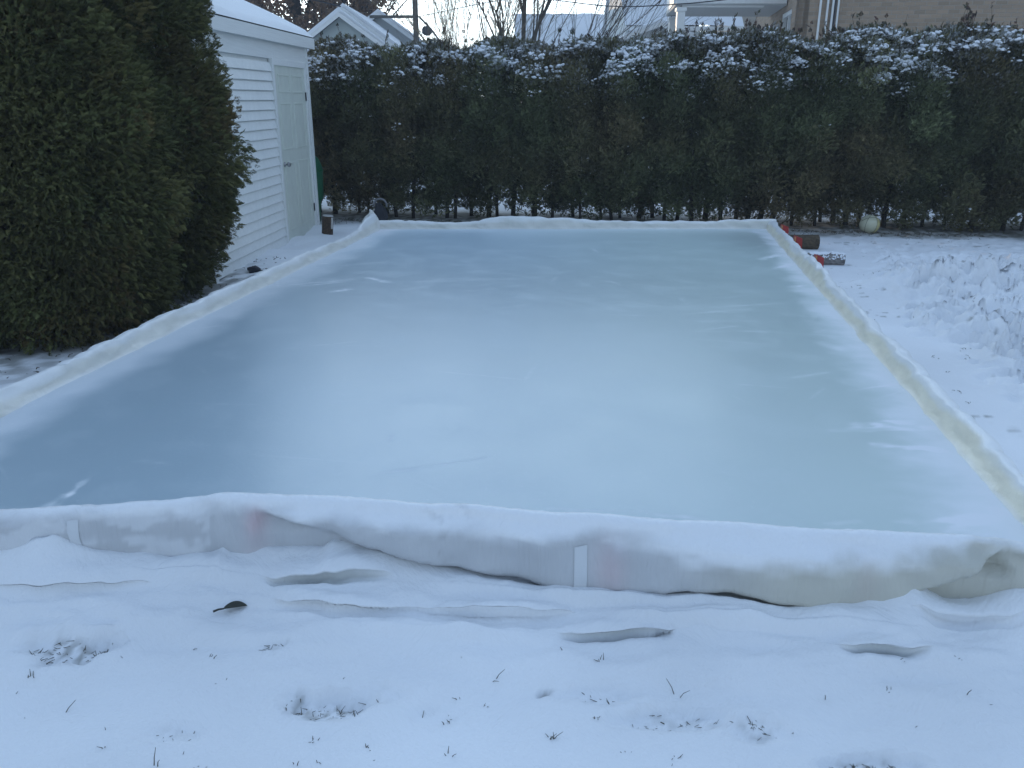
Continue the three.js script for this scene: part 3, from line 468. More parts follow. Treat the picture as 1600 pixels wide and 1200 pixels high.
// the two cedars at the left
function cedar(label, base, height, radius, seed, nClump, per, lowest, keep, trunkR, snowAt) {
  const t = thing('cedar_tree', label, 'tree', [base.x, 0, base.z]), r = rng(seed), sp = new Sprays(), limbs = [];
  const trunkPts = []; for (let k = 0; k <= 10; k++) trunkPts.push(V(0.06 * N(k * 0.4, seed), k / 10 * height * 0.95 - 0.05, 0.06 * N(k * 0.4, seed + 3)));
  mesh('trunk', tube(trunkPts, trunkR, 0.02, 10), mBarkDark, t);
  for (let c = 0; c < nClump; c++) {
    const hy = lowest + (height - lowest) * Math.pow(r(), 1.15), a = r() * 6.2832, R = radius(hy / height) * (1 + 0.22 * fbm(Math.cos(a) * 1.6, hy * 1.3, Math.sin(a) * 1.6 + seed, 3));
    const depth = 1 - 0.42 * Math.pow(r(), 2.2), x = Math.cos(a) * R * depth, z = Math.sin(a) * R * depth;
    if (keep && !keep(base.x + x, hy, base.z + z)) continue;
    if (keep && hy < 0.95 && r() < 0.55 * sm(0.95, 0.5, hy)) continue;
    const cr = 0.13 + 0.15 * r(), out = V(Math.cos(a), 0, Math.sin(a)), tone = 0.7 + 0.6 * r(), rust = r() < 0.16 ? 0.4 + 0.35 * r() : 0.04 + 0.26 * r();
    const C = V(x, hy, z), droop = hy < height * 0.3 ? -0.35 : 0.25;
    if (r() < 0.45) limbs.push(tube([V(x * 0.05, hy - 0.25 - 0.2 * r(), z * 0.05), V(x * 0.5, hy - 0.16, z * 0.5), C.clone()], 0.02, 0.005, 5));
    for (let k = 0; k < per; k++) {
      const u = unit(r); if (u.dot(out) < -0.35) u.negate();
      const p = C.clone().addScaledVector(u, cr * Math.cbrt(r())); if (p.y < 0.02) continue;
      const d = out.clone().multiplyScalar(0.55 + 0.5 * r()).addScaledVector(u, 0.75).add(V(0, droop + 0.5 * (r() - 0.3), 0)).normalize();
      const f = tone * (0.75 + 0.5 * r()), w = clamp(rust + 0.15 * (r() - 0.5)), col = [lerp(0.100, 0.185, w) * f, lerp(0.114, 0.128, w) * f, lerp(0.044, 0.052, w) * f];
      sp.add(p, d, 0.036 + 0.036 * r(), r() * 6.28, col);
    }
  }
  sp.build('crown', t);
  if (limbs.length) mesh('branches', merged(limbs), mBark, t);
  if (snowAt) blobs('snow', snowAt.map((p) => [p.clone().sub(base), 0.011 + 0.006 * r(), r() * 6, 1.3]), t);
  return t;
}
const shedBox = (x, y, z) => !(x < -2.62 + (z + 11.13) * -0.0588 && z < -7.55 && y < 3.4);
cedar('large dark cedar tree filling the left edge of the yard, nearest to the camera', CEDARS[0], 4.6, tab([0, 0.06, 0.2, 0.5, 0.8, 1], [0.5, 0.72, 0.82, 0.74, 0.42, 0.05]), 501, 1000, 240, 0.16, null, 0.11, [UZ(4, 158, -5.35), UZ(0, 154, -5.35), UZ(9, 163, -5.35), UZ(2, 165, -5.36)]);
cedar('rust tinged cedar tree with a bare trunk standing against the shed', CEDARS[1], 4.4, tab([0, 0.08, 0.26, 0.38, 0.55, 0.75, 1], [0.25, 0.52, 0.74, 0.74, 0.68, 0.58, 0.05]), 502, 640, 235, 0.22, shedBox, 0.12, null);

// the cedar hedge
const HP = V(-2.83, 0, -12.27), HD = V(5.06 + 2.83, 0, -10.91 + 12.27).normalize(), HN = V(-HD.z, 0, HD.x); // HN points to the camera
if (HN.z < 0) HN.negate();
const hedgePt = (s, o, y) => HP.clone().addScaledVector(HD, s).addScaledVector(HN, o).setY(y);
{
  const t = thing('cedar_hedge', 'tall dark clipped cedar hedge with snow on top across the end of the yard', 'hedge', [0, 0, 0]), r = rng(900), sp = new Sprays(), snow = [];
  const S0 = -3.6, S1 = 10.6, thick = 1.15;
  // trunks
  for (let s = S0; s < S1; s += 0.10 + 0.26 * r()) {
    const o = -0.5 + 0.7 * (r() - 0.5), h = 1.1 + 0.6 * r(), pts = [], lean = 0.12 * (r() - 0.5);
    for (let k = 0; k <= 5; k++) pts.push(hedgePt(s + lean * k * 0.4 + 0.02 * N(k, s), o, -0.04 + h * k / 5));
    mesh('trunk', tube(pts, 0.022 + 0.034 * r() * r(), 0.02, 8), mBarkDark, t);
  }
  const topAt = (s) => lerp(2.27, 2.35, sm(3, 7, s)) + 0.10 * fbm(s * 0.9, 3, 910, 3) + 0.05 * Math.sin(s * 5.3);
  const bottomAt = (s) => 0.16 + 0.12 * fbm(s * 1.3, 9, 912, 3);
  const gapAt = (s) => 0.5 + 0.5 * fbm(s * 1.1, 4, 914, 2) * 2;
  const foliageCol = (h, tone, brown) => { const f = tone; return [lerp(0.115, 0.185, brown) * f, lerp(0.132, 0.138, brown) * f, lerp(0.065, 0.075, brown) * f]; };
  const clump = (C, out, cr, n, size, tone, brown, frost) => {
    for (let k = 0; k < n; k++) {
      const u = unit(r); if (u.dot(out) < -0.4) u.negate();
      const p = C.clone().addScaledVector(u, cr * Math.cbrt(r())); if (p.y < 0.03) continue;
      const d = out.clone().multiplyScalar(0.5 + 0.4 * r()).addScaledVector(u, 0.7).add(V(0, 0.55 * r(), 0)).normalize();
      let col = foliageCol(p.y, tone * (0.7 + 0.6 * r()), clamp(brown + 0.2 * (r() - 0.5)));
      if (frost && r() < frost) { const w = 0.25 + 0.5 * r(); col = col.map((v, i) => lerp(v, [0.55, 0.57, 0.6][i], w)); }
      sp.add(p, d, size * (frost ? 0.75 : 1) * (0.7 + 0.6 * r()), r() * 6.28, col);
    }
  };
  const addSnow = (C, cr, amount, big) => { // snow sitting on top of a clump, spilling to the front
    const n = Math.ceil(amount);
    for (let k = 0; k < n; k++) { const a = (r() - 0.5) * 2.6, rr = cr * (0.25 + 0.85 * r()); const p = C.clone().addScaledVector(HD, Math.sin(a) * rr).addScaledVector(HN, cr * (0.15 + 0.75 * r())); p.y += cr * (0.35 + 0.55 * r()) - 0.25 * rr; snow.push([p, (0.006 + 0.017 * Math.pow(r(), 2.2)) * big, r() * 6.28, 1 + 0.8 * r()]); }
  };
  // front face
  for (let c = 0; c < 4200; c++) {
    const s = lerp(S0, S1, r()), top = topAt(s), bot = bottomAt(s), y = lerp(bot, top, Math.pow(r(), 0.95));
    const lobe = 0.12 * Math.cos(s * 6.2832 / 0.62 + 2 * fbm(s * 0.5, 1, 3)) + 0.24 * fbm(s * 1.9, y * 1.6, 920, 3), shade = clamp(1.1 + 1.1 * fbm(s * 3.2, y * 2.4, 925, 3), 0.5, 1.8), round = -0.45 * Math.pow(clamp((y - 1.75) / (top - 1.75)), 2.2), low = -0.22 * sm(0.9, 0.35, y);
    const o = lobe + round + low - 0.55 * Math.pow(r(), 3), C = hedgePt(s, o, y), cr = 0.10 + 0.10 * r();
    const up = sm(1.55, 2.35, y), patch = fbm(s * 1.5, y * 2.2, 930, 3), frost = clamp(0.55 * up + 0.5 * patch * up);
    const keep = y > 0.75 ? 1 : 0.85 + 0.15 * sm(0.35, 0.8, y) + 0.75 * fbm(s * 2.6, y * 1.6, 940, 2);
    if (r() > keep) continue;
    clump(C, HN.clone().add(V(0, 0.35 + 0.6 * up, 0)).normalize(), cr, 66, 0.062, shade * (0.8 + 0.4 * r()), clamp(0.28 + 0.7 * fbm(s * 0.8, y * 0.8, 950, 2) + 0.25 * sm(3, -2, s)), frost * 0.7);
    const want = up * (0.55 + 1.3 * patch) + 0.12 * sm(0.9, 1.6, y) * sm(0.15, 0.5, patch + 0.25 * (r() - 0.5));
    if (r() < want * 0.95) addSnow(C, cr, (10 + 30 * r()) * clamp(0.35 + want), 1.0 + 0.4 * up);
    else if (y < 1.7 && r() < 0.02) addSnow(C, cr, 2 + 3 * r(), 1.1);
  }
  // inside and back, thinner at the bottom so that light comes through between the trunks
  for (let c = 0; c < 2600; c++) { const s = lerp(S0, S1, r()), y = lerp(0.10, topAt(s) - 0.12, Math.pow(r(), 0.8)), o = lerp(-0.35, -thick, r()); if (y < 0.75 && r() > 0.88 + 0.9 * fbm(s * 2.1, y * 1.5, 960, 2)) continue; clump(hedgePt(s, o, y), HN.clone().multiplyScalar(o < -0.8 ? -1 : 1).add(V(0, 0.5, 0)).normalize(), 0.2, 26, 0.11, 0.8, 0.35, 0); }
  // top
  for (let c = 0; c < 1300; c++) {
    const s = lerp(S0, S1, r()), o = lerp(-0.25, -thick + 0.1, r()), y = topAt(s) - 0.04 + 0.07 * fbm(s * 2.4, o * 3, 970, 3) + (r() < 0.12 ? 0.08 * r() : 0), C = hedgePt(s, o, y), cr = 0.08 + 0.07 * r();
    clump(C, V(0, 1, 0).addScaledVector(HN, 0.3).normalize(), cr, 56, 0.062, 0.8 + 0.4 * r(), 0.3 + 0.3 * r(), 0.45);
    if (r() < 0.5 + 0.8 * fbm(s * 1.4, o * 2, 975, 3)) addSnow(C, cr, 10 + 30 * r(), 1.1);
  }
  // broad pads of snow bridging several clumps
  for (const [px, py, w] of [[755, 88, .24], [782, 98, .12], [800, 82, .15], [640, 90, .28], [690, 122, .12], [730, 118, .10], [1000, 92, .2], [1015, 108, .16], [960, 105, .12], [1200, 72, .22], [1225, 85, .2], [1245, 96, .16], [1290, 80, .12], [1375, 122, .14], [1440, 102, .26], [1470, 110, .2], [1475, 72, .22], [1470, 57, .14], [1530, 72, .2], [1560, 68, .18], [1320, 87, .08], [1090, 62, .2], [1120, 88, .2], [1070, 102, .12], [545, 75, .14], [555, 85, .1], [830, 62, .3], [900, 66, .3], [940, 72, .25], [1250, 50, .2], [1330, 45, .2], [1400, 40, .12], [1420, 48, .2]]) {
    const r0 = ray(px, py); // walk the ray to the hedge front, a little in front of the leaves
    const d0 = V(...r0), y = py; let tt = HP.clone().sub(V(0, EYE, 0)).dot(HN) / d0.dot(HN);
    const P = V(0, EYE, 0).addScaledVector(d0, tt), back = 0.04 + 0.45 * Math.pow(clamp((P.y - 1.75) / 0.6), 2.2);
    tt *= 1 + back / (tt * -d0.dot(HN)) * 0.9; const Q = V(0, EYE, 0).addScaledVector(d0, tt);
    const n = Math.round(w * 750);
    for (let k = 0; k < n; k++) { const a = (r() + r() - 1) * w; const p = Q.clone().addScaledVector(HD, a).addScaledVector(HN, 0.12 * (r() - 0.6) + 0.05); p.y += 0.11 * (r() - 0.5) - 0.18 * Math.abs(a) + 0.06 * N(a * 14, px); { const s = p.clone().sub(HP).dot(HD), lim = topAt(s) + 0.02; if (p.y > lim) { p.y = lim - 0.05 * r(); p.addScaledVector(HN, -0.35 * r()); } if (r() < 0.3) continue; } snow.push([p, 0.007 + 0.017 * r() * r(), r() * 6.28, 1.2 + r()]); }
  }
  sp.build('foliage', t); blobs('snow', snow, t);
  // thin brown shoots sticking out above the clipped top
  const sh = [], tips = new Sprays();
  for (let k = 0; k < 240; k++) {
    const s = lerp(S0, S1, r()), dens = 0.35 + 0.65 * sm(3.5, 6, s) + 0.3 * sm(0.5, -0.5, s); if (r() > dens) continue;
    const b = hedgePt(s, -0.2 - 0.7 * r(), topAt(s) - 0.1), h = 0.15 + 0.32 * r() * r() + 0.08, l = (r() - 0.5) * 0.22;
    const tip = b.clone().add(V(l, h, 0.1 * (r() - 0.5))), mid = b.clone().lerp(tip, 0.55).add(V(-l * 0.2, 0.02, 0));
    sh.push(tube([b, mid, tip], 0.006, 0.002, 4));
    for (let q = 0; q < 9; q++) { const p = b.clone().lerp(tip, 0.3 + 0.7 * r()); tips.add(p, V((r() - 0.5) * 1.6, 0.5 + r(), (r() - 0.5)).normalize(), 0.035 + 0.04 * r(), r() * 6, [0.085 * (0.6 + 0.8 * r()), 0.07 * (0.6 + 0.8 * r()), 0.05]); }
  }
  mesh('twigs', merged(sh), M(0.11, 0.075, 0.05, 0.9), t); tips.build('shoots', t);
}

// ---------------------------------------------------------------- small things around the rink
{ // green barrel behind the shed
  const p = U(484, 345, 0), t = thing('barrel', 'green plastic barrel with snow on its domed top behind the shed corner', 'barrel', [-2.93, 0, -11.75]);
  const g = new THREE.LatheGeometry([[0, 0], [0.2, 0], [0.225, 0.02], [0.25, 0.3], [0.285, 0.34], [0.3, 0.7], [0.29, 0.78], [0.25, 0.88], [0.16, 0.95], [0, 0.97]].map((q) => new THREE.Vector2(...q)), 36);
  mesh('body', g, M(0.015, 0.115, 0.055, 0.4), t);
  mesh('rim', new THREE.TorusGeometry(0.296, 0.012, 8, 36).rotateX(Math.PI / 2).translate(0, 0.72, 0), M(0.012, 0.12, 0.045, 0.4), t);
  const sg = new THREE.SphereGeometry(0.21, 28, 12, 0, 6.2832, 0, 1.25); sg.scale(1, 0.36, 1); sg.translate(0, 0.925, 0); mesh('snow_cap', sg, mSnowPlain, t);
}
const woodTex = (() => { const r = rng(3); return noiseTex(256, (u, v) => { const n = 0.55 + 0.3 * tileN(u, v, 2, 5) + 0.25 * Math.sin(u * 90 + 6 * tileN(u, v, 1.5, 2)) * 0.4 + 0.15 * (r() - 0.5); return [n, n * 0.95, n * 0.9]; }, false, 1); })();
{ // leaning post at the far left
  const b = U(512, 374, 0.0), t = thing('wooden_stake', 'short brown wooden stake leaning beside the shed corner with snowy rim', 'stake', [b.x, G(b.x, b.z) - 0.03, b.z]);
  const g = new THREE.CylinderGeometry(0.066, 0.072, 0.25, 9, 6); const ps = g.attributes.position; for (let i = 0; i < ps.count; i++) { const k = 1 + 0.08 * N(ps.getX(i) * 20, ps.getY(i) * 4, ps.getZ(i) * 20); ps.setX(i, ps.getX(i) * k); ps.setZ(i, ps.getZ(i) * k * 0.8); } g.computeVertexNormals(); g.translate(0, 0.125, 0);
  mesh('stake_body', g, M(0.13, 0.09, 0.06, 0.9, { map: woodTex }), t);
  const sg = new THREE.CylinderGeometry(0.06, 0.07, 0.014, 14); sg.scale(1, 1, 0.8); sg.translate(0, 0.256, 0); mesh('snow_cap', sg, M(0.42, 0.42, 0.40, 0.9), t);
  const s2 = box(0.022, 0.14, 0.03, 0.058, 0.17, 0.03, 0.008); mesh('snow_patch', s2, M(0.5, 0.48, 0.45, 0.9), t);
  t.rotation.z = -0.1;
}
{ // dark lump behind the bunched corner
  const b = V(-1.61, -0.02, -10.16), t = thing('dark_bag', 'dark rounded bag behind the bunched far left corner of the sheet', 'bag', [b.x, 0, b.z]);
  const g = new THREE.SphereGeometry(1, 28, 20), p = g.attributes.position; for (let i = 0; i < p.count; i++) { const k = 1 + 0.25 * fbm(p.getX(i) * 1.6, p.getY(i) * 1.6, p.getZ(i) * 1.6, 3); p.setXYZ(i, p.getX(i) * 0.085 * k, 0.24 + p.getY(i) * 0.23 * k, p.getZ(i) * 0.08 * k); } g.computeVertexNormals();
  mesh('bag_body', g, M(0.02, 0.022, 0.03, 0.8), t);
  const tie = new THREE.TorusGeometry(0.075, 0.012, 7, 22, 3.6); tie.rotateZ(-0.25); tie.translate(0.02, 0.44, 0.06); mesh('tie', tie, M(0.16, 0.16, 0.17, 0.5), t);
}
{ // black scrap on the snow by the left side
  const b = U(398, 431, 0.0), t = thing('dark_scrap', 'small black scrap lying on the snow beside the left rink edge', 'scrap', [b.x, G(b.x, b.z), b.z]);
  const g = new THREE.IcosahedronGeometry(1, 3), p = g.attributes.position; for (let i = 0; i < p.count; i++) { const k = 1 + 0.4 * fbm(p.getX(i) * 1.2 + 3, p.getY(i) * 1.2, p.getZ(i) * 1.2, 3); p.setXYZ(i, p.getX(i) * 0.062 * k, 0.02 + p.getY(i) * 0.04 * k, p.getZ(i) * 0.05 * k); }
  mesh('scrap_body', mergeVertices(g.deleteAttribute('uv').deleteAttribute('normal')), M(0.012, 0.014, 0.025, 0.6), t).geometry.computeVertexNormals();
  mesh('scrap_tail', tube([V(0.04, 0.012, 0), V(0.08, 0.016, 0.005), V(0.125, 0.006, 0.0)], 0.010, 0.003, 6), M(0.012, 0.014, 0.025, 0.6), t);
}
// red brackets and the logs at the far right corner
function bracketShape() {
  const t = new THREE.Group(); t.name = numbered('red_bracket'); scene.add(t);
  mesh('plate', merged([box(0.012, 0.34, 0.085, 0, 0.17, 0, 0.004), box(0.16, 0.012, 0.085, 0.085, 0.006, 0, 0.004)]), mRed, t);
  const gs = new THREE.Shape([[0, 0], [0.09, 0], [0.075, 0.30], [0, 0.33]].map((q) => new THREE.Vector2(...q))); const gg = new THREE.ExtrudeGeometry(gs, { depth: 0.012, bevelEnabled: false }); gg.translate(0.007, 0.013, -0.006); mesh('rib', gg, mRed, t);
  mesh('edge_strip', box(0.014, 0.335, 0.008, 0, 0.17, 0.047, 0.003), M(0.50, 0.22, 0.07, 0.5), t);
  return t;
}
{
  const b0 = bracketShape(); const spots = [[1226, 357, 'red bracket nearest the hedge, upright against the far end of the sheet'], [1247, 375, 'red bracket standing in front of the brown log by the rink corner'], [1280, 405, 'red bracket closest to the camera, touching the snowy log']];
  spots.forEach(([px, py, label], i) => {
    const o = i ? copyOf(b0, label) : tag(b0, label, 'bracket', 'red brackets holding the right rink board');
    const zz = [-9.62, -9.05, -8.17][i], q = UZ(px, py, zz); o.position.set(q.x - 0.04, q.y - 0.295, zz); o.rotation.y = -0.15;
  });
}
{
  const log = (name, label, px0, px1, py, r, mat, z0, cat) => {
    const c = U((px0 + px1) / 2, py, r), w = 0.36, t = thing(name, label, cat, [c.x, 0, c.z]); t.rotation.y = -0.12;
    const g = new THREE.CylinderGeometry(r, r * 1.04, w, 20, 8), p = g.attributes.position; for (let i = 0; i < p.count; i++) { const k = 1 + 0.07 * N(p.getX(i) * 22, p.getY(i) * 5, p.getZ(i) * 22 + px0); p.setX(i, p.getX(i) * k); p.setZ(i, p.getZ(i) * k); } g.computeVertexNormals(); g.rotateZ(Math.PI / 2); g.translate(-0.04, r * 0.9, 0);
    mesh('bark', g, mat, t);
    const e = new THREE.CylinderGeometry(r * 0.93, r * 0.93, 0.006, 20); e.rotateZ(Math.PI / 2); e.translate(-0.04 + w / 2 + 0.004, r * 0.9, 0); mesh('cut_end', e, M(0.12, 0.105, 0.09, 0.9, { map: woodTex }), t);
    return { t, w };
  };
  log('firewood_log', 'bare brown log lying beside the far right corner of the rink', 1236, 1281, 377, 0.082, M(0.15, 0.115, 0.075, 0.9, { map: woodTex }), 0, 'log');
  const b = log('firewood_log', 'snow dusted grey log lying nearer than the brown log', 1283, 1309, 404, 0.066, M(0.36, 0.35, 0.35, 0.9, { map: woodTex }), 0, 'log');
  const s = []; const r = rng(44); for (let k = 0; k < 90; k++) s.push([V(-0.2 + 0.34 * r(), 0.058 + 0.056 + 0.008 * r(), 0.05 * (r() - 0.5)), 0.010 + 0.010 * r(), r() * 6, 1.5]);
  for (let k = 0; k < 50; k++) { const a = 0.2 + r() * 0.9; s.push([V(-0.2 + 0.34 * r(), 0.06 + 0.064 * Math.sin(a), 0.068 * Math.cos(a)), 0.006 + 0.006 * r(), r() * 6, 1.4]); }
  blobs('snow', s, b.t);
}
{ // ball
  const b = U(1357, 363, 0.0), R = 0.125, t = thing('ball', 'pale yellow and white ball resting in the snow in front of the hedge', 'ball', [b.x, G(b.x, b.z) + R * 0.72, b.z]);
  const g = new THREE.SphereGeometry(R, 48, 32, 0, Math.PI), g2 = g.clone(); g2.rotateY(Math.PI);
  mesh('yellow_panel', g.rotateY(Math.PI * 0.62), M(0.60, 0.54, 0.27, 0.55, { bumpMap: grainTex, bumpScale: 0.003 }), t); mesh('white_panel', g2.rotateY(Math.PI * 0.62), M(0.58, 0.57, 0.42, 0.55, { bumpMap: grainTex, bumpScale: 0.003 }), t);
  const seams = []; for (const k of [0.62, 0.25]) { const s = new THREE.TorusGeometry(R, 0.0035, 6, 60); s.rotateY(Math.PI * k); seams.push(s); } const s3 = new THREE.TorusGeometry(R * 0.95, 0.0035, 6, 60); s3.rotateX(0.9); s3.translate(0, 0.03, 0.02); seams.push(s3);
  mesh('seams', merged(seams), M(0.22, 0.21, 0.15, 0.8), t); t.rotation.z = -0.18;
}
{ // dead leaf in the near snow
  const b = U(366, 967, 0.012), t = thing('dead_leaf', 'dark curled dead leaf with a stem lying in the near snow', 'leaf', [b.x, G(b.x, b.z) + 0.004, b.z]);
  const g = grid(24, 9, (i, j) => { const u = i / 23, v = j / 8 * 2 - 1, w = 0.020 * Math.pow(Math.sin(Math.PI * Math.pow(u, 0.8)), 0.75); return V(lerp(-0.033, 0.043, u), 0.006 + 0.004 * Math.sin(u * 3) + 0.008 * v * v * (w / 0.02), v * w - 0.016 * u); });
  mesh('blade', g, M(0.035, 0.038, 0.028, 0.7), t);
  mesh('stem', tube([V(-0.03, 0.007, 0.001), V(-0.046, 0.006, 0.004), V(-0.062, 0.003, 0.012)], 0.0028, 0.004, 6), M(0.03, 0.03, 0.025, 0.7), t);
}
{ // grass stems poking through the snow
  const r = rng(321), list = [];
  const blade = (x, z, h, lean, az, w = 0.0016) => { const y = G(x, z) - 0.008, dx = Math.cos(az) * lean, dz = Math.sin(az) * lean; list.push(tube([V(x, y, z), V(x + dx * 0.4, y + h * 0.6, z + dz * 0.4), V(x + dx, y + h, z + dz)], w, w * 0.4, 4)); };
  const at = (px, py, n, h, sp = 0.012) => { const p = U(px, py, 0.01); for (let k = 0; k < n; k++) blade(p.x + (r() - .5) * sp * 2, p.z + (r() - .5) * sp, h * (0.6 + 0.6 * r()), h * (0.3 + 0.9 * r()), r() * 6.28); };
  for (const [x, y, n, h] of [[98, 1108, 1, .035], [1061, 1085, 2, .045], [1285, 1095, 1, .04], [1507, 1098, 1, .03], [1170, 1020, 1, .02], [940, 1040, 4, .02], [875, 1035, 1, .02], [770, 1062, 2, .035], [718, 1086, 1, .02], [500, 982, 1, .02], [635, 984, 1, .02], [345, 1060, 3, .012], [330, 1030, 3, .015], [300, 1015, 3, .015], [160, 1020, 7, .02], [50, 1060, 5, .02], [860, 1148, 6, .025], [955, 1098, 2, .02], [1388, 1088, 4, .014], [1490, 1056, 3, .012], [1408, 1052, 2, .012], [1245, 1140, 3, .015], [240, 1192, 2, .04], [165, 1163, 2, .02], [490, 1150, 5, .014], [575, 1160, 5, .016], [700, 1120, 2, .03], [760, 1095, 6, .012], [850, 1080, 14, .012], [1370, 1196, 16, .022], [1180, 1130, 10, .012], [930, 1122, 6, .015], [460, 1185, 2, .03], [500, 1182, 4, .012], [1055, 1180, 4, .015], [980, 1170, 3, .012], [310, 1195, 4, .015], [590, 1178, 1, .012], [700, 1175, 3, .02]]) at(x, y, n, h);
  for (const p of PRINTS) { const n = Math.round(p.g * p.a * 800); for (let k = 0; k < n; k++) { const a = r() * 6.28, q = Math.sqrt(r()) * 0.75; blade(p.x + Math.cos(a) * q * p.a * 0.9, p.z + Math.sin(a) * q * p.b, 0.005 + 0.009 * r(), 0.012 + 0.024 * r(), r() * 6.28, 0.0011 + 0.0007 * r()); } }
  for (let k = 0; k < 22; k++) { const p = U(1600 * r(), lerp(985, 1200, r()), 0.01); blade(p.x, p.z, 0.007 + 0.012 * r(), 0.015 * r(), r() * 6.28, 0.0012); }
  const g = mesh('dry_grass', merged(list), M(0.085, 0.08, 0.06, 0.9)); tag(g, 'sparse dead grass blades poking through the near snow', 'grass'); g.userData.kind = 'stuff';
  // further off: tufts on the right lawn and litter under the cedars
  const l2 = [], add = (x, z, h, w) => { const y = G(x, z) - 0.01, a = r() * 6.28; l2.push(tube([V(x, y, z), V(x + Math.cos(a) * h * 0.5, y + h * 0.7, z + Math.sin(a) * h * 0.5), V(x + Math.cos(a) * h * 1.2, y + h * 0.75, z + Math.sin(a) * h * 1.2)], w, w * 0.5, 3)); };
  for (let k = 0; k < 46; k++) { const p = U(lerp(1330, 1600, r()), lerp(370, 640, Math.pow(r(), 1.6)), 0.03); for (let q = 0; q < 2 + 4 * r() * r(); q++) add(p.x + 0.06 * (r() - .5), p.z + 0.06 * (r() - .5), 0.01 + 0.018 * r(), 0.002); }
  for (let k = 0; k < 1300; k++) { const c = CEDARS[k & 1], a = r() * 6.28, q = 0.5 + 1.25 * Math.sqrt(r()); const x = c.x + Math.cos(a) * q, z = c.z + Math.sin(a) * q; if (x > sideX(LF, LB, z) - 0.12 || x < -5.5) continue; add(x, z, 0.01 + 0.025 * r(), 0.003 + 0.003 * r()); }
  for (let k = 0; k < 1200; k++) { const p = hedgePt(lerp(-1, 9, r()), 0.1 + 0.5 * r() * r() + 0.1 * r(), 0); if (inRink(p.x, p.z - 0.2)) continue; add(p.x, p.z, 0.015 + 0.03 * r(), 0.004); }
  const h = mesh('lawn_litter', merged(l2), M(0.07, 0.06, 0.04, 0.9)); tag(h, 'dead leaves and grass tufts scattered under the cedars and on the lawn', 'litter'); h.userData.kind = 'stuff';
}

// ---------------------------------------------------------------- beyond the hedge
const mWallWhite = M(0.62, 0.66, 0.66, 0.7), mWallGreen = M(0.42, 0.47, 0.45, 0.7), mShingle = M(0.1, 0.1, 0.11, 0.9);
function gableHouse(t, cx, cz, half, ridge, pitch, depth, wallMat, over = 0.25) { // gable towards the camera at z = cz
  const eave = ridge - half * pitch;
  const sh = new THREE.Shape([[-half, 0], [half, 0], [half, eave], [0, ridge], [-half, eave]].map((q) => new THREE.Vector2(...q)));
  const g = new THREE.ExtrudeGeometry(sh, { depth, bevelEnabled: false }); g.translate(cx, 0, cz - depth); mesh('wall', g, wallMat, t);
  const k = [];
  for (const s of [-1, 1]) {
    const rs = new THREE.Shape([[0, ridge + 0.004], [s * (half + over), eave - over * pitch + 0.004], [s * (half + over), eave - over * pitch + 0.10], [0, ridge + 0.10]].map((q) => new THREE.Vector2(...q)));
    const a = new THREE.ExtrudeGeometry(rs, { depth: depth + 0.5, bevelEnabled: false }); a.translate(cx, 0, cz - depth - 0.25); mesh('roof', a, mShingle, t);
    const ss = new THREE.Shape([[0, ridge + 0.104], [s * (half + over - 0.03), eave - over * pitch + 0.115], [s * (half + over - 0.05), eave - over * pitch + 0.19], [0, ridge + 0.20]].map((q) => new THREE.Vector2(...q)));
    const b = new THREE.ExtrudeGeometry(ss, { depth: depth + 0.44, bevelEnabled: false }); b.translate(cx, 0, cz - depth - 0.22); mesh('roof_snow', b, mSnowPlain, t);
    const fs = new THREE.Shape([[0, ridge - 0.03], [s * (half + over), eave - over * pitch - 0.03], [s * (half + over), eave - over * pitch + 0.10], [0, ridge + 0.10]].map((q) => new THREE.Vector2(...q)));
    const f = new THREE.ExtrudeGeometry(fs, { depth: 0.04, bevelEnabled: false }); f.translate(cx, 0, cz + 0.252); mesh('bargeboard', f, mTrim, t);
  }
}
{
  const p = UZ(538, 9, -26), t = thing('gabled_house', 'pale house with two steep snowy gables just above the hedge beside the shed', 'house', [p.x, 0, p.z]);
  gableHouse(t, 0, 0, 2.6, p.y - 0.15, 0.70, 7, mWallWhite);
  const ip = UZ(535, 27, -25.8); gableHouse(t, ip.x - p.x, 0.45, 1.5, ip.y, 0.70, 0.44, mWallGreen, 0.12);
  const q = UZ(592, 17, -31); gableHouse(t, q.x - p.x, q.z - p.z, 2.6, q.y - 0.15, 0.68, 5, mWallWhite);
}
